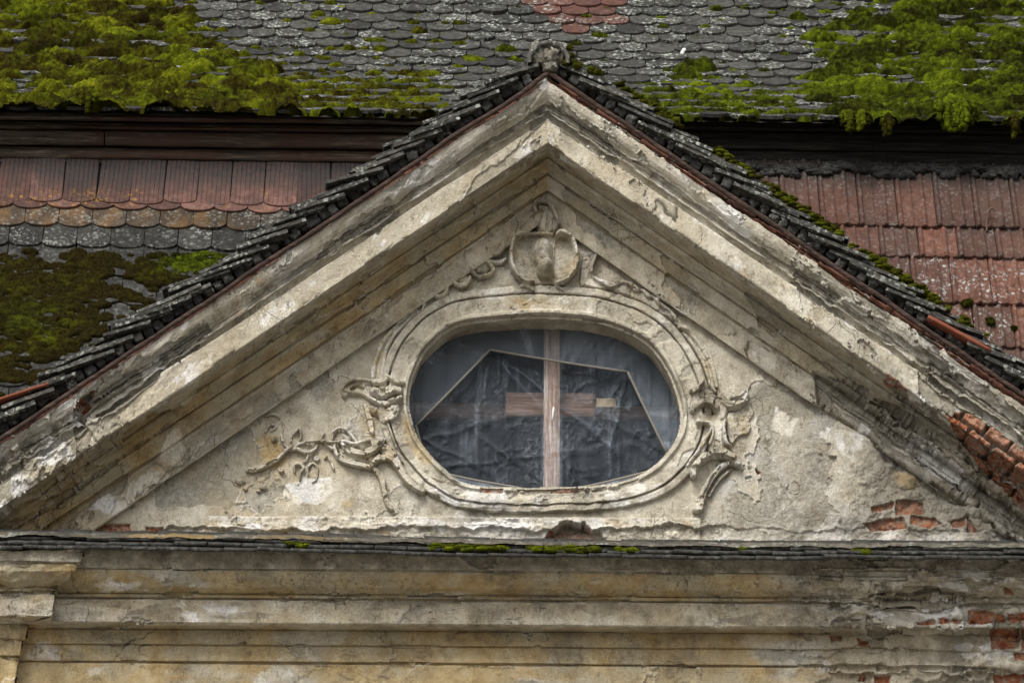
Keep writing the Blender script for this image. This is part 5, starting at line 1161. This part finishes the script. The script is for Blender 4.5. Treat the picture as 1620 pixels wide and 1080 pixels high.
def upper_moss():
    st = .0052; nr = 17; na = int(LEN_E / st); nb = int(nr * EXPO / st)
    r = np.random.default_rng(3); C = []
    n = 26000; a = r.uniform(0, LEN_E, n); b = r.uniform(-.05, nr * EXPO, n)
    snap = r.random(n)
    pos, _ = roof_at(a, np.clip(b, 0, None)); X, Y = proj(pos); D = dens_upper(X, Y)
    row = np.floor(b / EXPO); 
    sparse = D < .8; b = np.where(sparse & (snap < .8), row * EXPO + EXPO - .014 - np.abs(r.normal(0, .028, n)), b); b = np.where(~sparse & (snap < .5), row * EXPO + EXPO - .02 - np.abs(r.normal(0, .035, n)), b)
    big = fbm(a * 1.3, b * 3, 3, 5)
    keep = r.random(n) < np.where(D > .8, .27, np.clip(D, 0, 1) ** 1.5 * .60)
    for i in np.flatnonzero(keep):
        rr = r.uniform(.014, .030) + (.045 * r.random() ** 1.8 if D[i] > .8 else .03 * max(D[i] - .35, 0) * r.random())
        if D[i] < .5: rr *= r.choice([.5, .75, 1.0, 1.5], p=[.35, .35, .22, .08])
        C.append((a[i], b[i], rr, np.clip(.44 + .7 * (big[i] - .5) + r.normal(0, .11), 0, 1), r.uniform(.85, 1.5)))
    Hh, T = cushions(na, nb, 0, -.05, st, C, None)
    aa, bb = np.meshgrid(np.arange(na) * st, np.arange(nb) * st - .05)
    gp, gn = roof_at(aa, np.clip(bb, 0, None)); gp = gp + np.minimum(bb, 0)[..., None] * np.array([0, .8, .6]); gp = gp + gn * .020
    X, Y = proj(gp); carpet = ss(.82, 1.0, dens_upper(X, Y)) * ss(.36, .50, fbm(aa * 7, bb * 7, 4, 8)) * .010; T = np.where(carpet > Hh, .10, T); Hh = np.maximum(Hh, carpet)
    dead = .55 * ss(.56, .70, fbm(aa * 9, bb * 22, 4, 9)) * (X < 760) + .6 * ss(.54, .66, fbm(aa * 6, bb * 14, 5, 10)) * (X >= 760)
    bright = np.where(X > 760, .62, .04 + .3 * ss(.55, .65, fbm(aa * 3, bb * 6, 3, 12)))
    return moss_object("moss_carpet", "thick green and olive moss cushions spread over the tiles of the upper roof", gp, gn, Hh, T, dead, bright, 260000, .0075, seed=21)
upper_moss()
def lower_moss():
    st = .0055; a0 = float(low_ab(LO_L, -330., 300.)[0]); a1 = float(low_ab(LO_L, 420., 300.)[0]); b0 = float(low_ab(LO_L, 100., 388.)[1]); b1 = float(low_ab(LO_L, 100., 720.)[1])
    na = int((a1 - a0) / st); nb = int((b1 - b0) / st); r = np.random.default_rng(13); n = 15000
    a = r.uniform(a0, a1, n); b = r.uniform(b0, b1, n); p = LO_L + a[:, None] * XL - b[:, None] * LU; X, Y = proj(p)
    clump = fbm(a * 5, b * 9, 4, 15)
    D = ss(400, 420, Y) * (.10 + .90 * ss(.45, .58, clump + .16 * blob(X, Y, 40, 510, 80, 50) + .22 * blob(X, Y, 310, 415, 60, 22) + .12 * ss(480, 420, Y) - .10 * ss(530, 590, Y))) * ss(590, 560, X - 0)
    C = []; keep = r.random(n) < D * .42
    for i in np.flatnonzero(keep):
        C.append((a[i], b[i], r.uniform(.012, .034), np.clip(.07 + .7 * (clump[i] - .5) + .30 * blob(X[i], Y[i], 40, 512, 70, 36) + .35 * blob(X[i], Y[i], 310, 412, 70, 30) + r.normal(0, .16), 0, 1), r.uniform(.5, .9)))
    Hh, T = cushions(na, nb, a0, b0, st, C, None)
    aa, bb = np.meshgrid(np.arange(na) * st + a0, np.arange(nb) * st + b0); gp = LO_L + aa[..., None] * XL - bb[..., None] * LU + LN * .030; gn = np.broadcast_to(LN, gp.shape)
    X, Y = proj(gp); br = .8 * blob(X, Y, 310, 412, 70, 30) + .3 * blob(X, Y, 40, 512, 70, 40); dead = np.clip(.45 + .5 * ss(.42, .6, fbm(aa * 6, bb * 9, 4, 17)) + .25 - br, 0, 1)
    moss_object("moss_carpet", "dark brownish moss mottling the lower left roof beside the verge", gp, gn, Hh, T, dead, np.clip(br, 0, 1), 110000, .007, seed=23)
lower_moss()
def ico(n=3):
    import bmesh
    b = bmesh.new(); bmesh.ops.create_icosphere(b, subdivisions=n, radius=1.0); V = np.array([v.co[:] for v in b.verts]); F = np.array([[v.index for v in f.verts] for f in b.faces]); b.free(); return V, F
ICO = ico(2)
def mossball(mb, c, r3, tone, r, nb=260, blade=.010):
    V, F = ICO; s = r.integers(1 << 16)
    d = 1 + .5 * (fbm(V[:, 0] * 1.8 + s % 97 + V[:, 2], V[:, 1] * 1.8 + V[:, 2] * 1.3 + s % 53, 3, int(s)) - .5) + .10 * (r.random(len(V)) - .5)
    W = V * d[:, None] * np.asarray(r3) + np.asarray(c); t = np.tile(tone, (len(V), 1)); t[:, 0] = np.clip(t[:, 0] + r.normal(0, .08, len(V)), 0, 1)
    mb.add(W, None, F, a=t)
    k = r.integers(0, len(V), nb); nn = V[k] / np.asarray(r3); nn /= np.linalg.norm(nn, axis=1, keepdims=True); blades(mb, W[k] + (r.random((nb, 3)) - .5) * .006, nn, t[k], blade, r)
def verge_moss():
    mb = MB(); r = np.random.default_rng(31)
    for i in range(2400):
        d = r.uniform(40, 1120); px = 871 + d * .826; 
        dens = .25 * (px > 950) + .9 * ss(1090, 1130, px) * (px < 1200) + .35 * ss(1190, 1210, px) + 1.1 * ss(1240, 1310, px) * (px < 1510) + .8 * (px >= 1510) + .6 * (905 < px < 930) + .5 * (1010 < px < 1050)
        n = fbm(np.array([d / 60]), np.array([0.3]), 3, 33)[0]
        if r.random() > dens * ss(.30, .48, n): continue
        c, x, y = along(1, d, 45 + r.normal(0, 3.5), VY + .06 + abs(r.normal(0, .06)))
        s = r.uniform(.006, .014); mossball(mb, c, (s * 1.8, s * 1.4, s * .9), (np.clip(r.normal(.45, .16), 0, 1), .15, .10), r, 45, .007)
    for (px, py) in [(898, 92), (903, 88), (908, 98), (901, 76), (914, 104), (896, 100), (938, 110), (944, 114), (951, 116), (934, 113)]:
        s = r.uniform(.014, .022); mossball(mb, P(px, py, VY + .0), (s * 1.3, s, s), (.35, .35, .1), r, 120, .009)
    tag(mb.build("moss_strip", M["moss"]), "yellow green moss growing along the top of the right verge tiles", "moss", kind="stuff")
    mb = MB()
    for (xa, xb, n) in [(680, 805, 170), (838, 950, 150), (975, 1006, 22), (455, 490, 16), (1352, 1372, 10), (1172, 1182, 5)]:
        for i in range(n):
            px = r.uniform(xa, xb); c = P(px, ledge_y(px) - 11.5 + r.normal(0, 2.2), -.60 + r.normal(0, .02)); s = r.uniform(.008, .017)
            mossball(mb, c, (s * 1.8, s, s * .75), (np.clip(r.normal(.5, .16), 0, 1), .05, .4), r, 70, .007)
    tag(mb.build("moss_strip", M["moss"]), "thin green moss strip on the tile ledge below the oval window", "moss", kind="stuff")
verge_moss()
# tufts that hang over the eaves, and cushions on the red tiles: each a thing of its own
def tuft(px, py, w, h, label, Y=2.70, tone=(.5, .1, .4), group="moss clumps hanging from the eaves", seed=1, n=22):
    r = np.random.default_rng(seed); mb = MB()
    for i in range(n):                                   # ragged strands that thin out downwards
        x = px + r.uniform(-.5, .5) * w; y = py - 12 + r.uniform(-4, 4); f = 1 - (abs(x - px) / (w * .5)) ** 1.5 * .7
        ln = (h + 12) * f * r.uniform(.30, .80); yy = Y + r.normal(0, .025); tt = np.clip(r.normal(tone[0], .16), 0, 1); k = 0.0; dr = r.normal(0, .12)
        while k < ln:
            s = r.uniform(.011, .020) * (1.15 - .65 * k / (h + 12))
            mossball(mb, P(x + dr * k + r.normal(0, .8), y + k, yy - .02 * k / (h + 12)), (s * 1.1, s, s * 1.2), (tt, tone[1], tone[2]), r, 44, .009); k += s * 256 * 1.1
    o = mb.build("moss_clump", M["moss"], loc=P(px, py + h, Y)); tag(o, label, "moss clump", group)
tuft(140, 156, 28, 28, "olive moss clump drooping from the left eaves", tone=(.42, .2, .1), seed=41)
tuft(1352, 194, 42, 28, "moss clump hanging over the black eaves nearest the gable", tone=(.48, .15, .35), seed=42, n=34)
tuft(1403, 200, 16, 28, "narrow brownish moss wisp hanging beside the joint of the black eaves boards", tone=(.36, .4, .1), seed=43, n=14)
tuft(1512, 178, 62, 48, "largest green moss clump drooping over the black eaves", tone=(.58, .05, .6), seed=44, n=70)
tuft(1606, 202, 8, 26, "thin dry moss strand hanging at the far right of the black eaves", tone=(.3, .6, 0), seed=45, n=9)
def cushion(px, py, r_, label, seed):
    r = np.random.default_rng(seed); mb = MB()
    for i in range(5): mossball(mb, low_pt(LO_R, px + r.normal(0, r_ * .25), py + r.normal(0, r_ * .22)) + LN * .05, (r_ / 290 * .8, r_ / 290 * .6, r_ / 290 * .38), (.30, .3, .3), r, 200, .008)
    tag(mb.build("moss_cushion", M["moss"], loc=low_pt(LO_R, px, py) + LN * .04), label, "moss cushion", "moss cushions on the red ribbed tiles")
cushion(1566, 518, 9, "round green moss cushion, larger of the two on the red ribbed tiles", 51)
cushion(1604, 528, 5, "tiny dark moss cushion, smaller of the two on the red ribbed tiles", 52)
cushion(1531, 487, 9, "flat dark moss patch tucked under the lichened course of red ribbed tiles", 53)

# ------------------------------------------------------------------ small loose things
def scrap():
    m = MB(); c, _ = roof_at(np.array([0.]), np.array([.5])); p = PPL(np.array([1079.5]), np.array([111.]), roof_at(np.array([0.]), np.array([.55]))[0][0], np.array([0, -math.sin(pit[4]), math.cos(pit[4])]))[0] + np.array([0, -.07, .10])
    slab(m, p, np.array([[.8, .1, -.6], [.1, .95, .2], [.6, -.2, .8]]), (.022, .008, .045), (4, 2, 7), .3, .5, (1, 0, 0))
    tag(m.build("feather", M["whitescrap"], loc=p), "small white feather lying on the grey tiles right of the ridge tile", "feather")
    m = MB(); px = np.array([1560, 1560, 1561, 1564, 1568, 1571.]); py = np.array([372, 360, 353, 349, 348, 351.]); pts = low_pt(LO_R, px, py) + LN * np.array([.03, .055, .08, .10, .10, .09])[:, None]
    tube(m, spline(pts, 4), .006, 7); tag(m.build("roof_hook", M["metal"], loc=pts[0]), "bent rusty iron hook sticking up from the red ribbed tiles", "hook")
scrap()
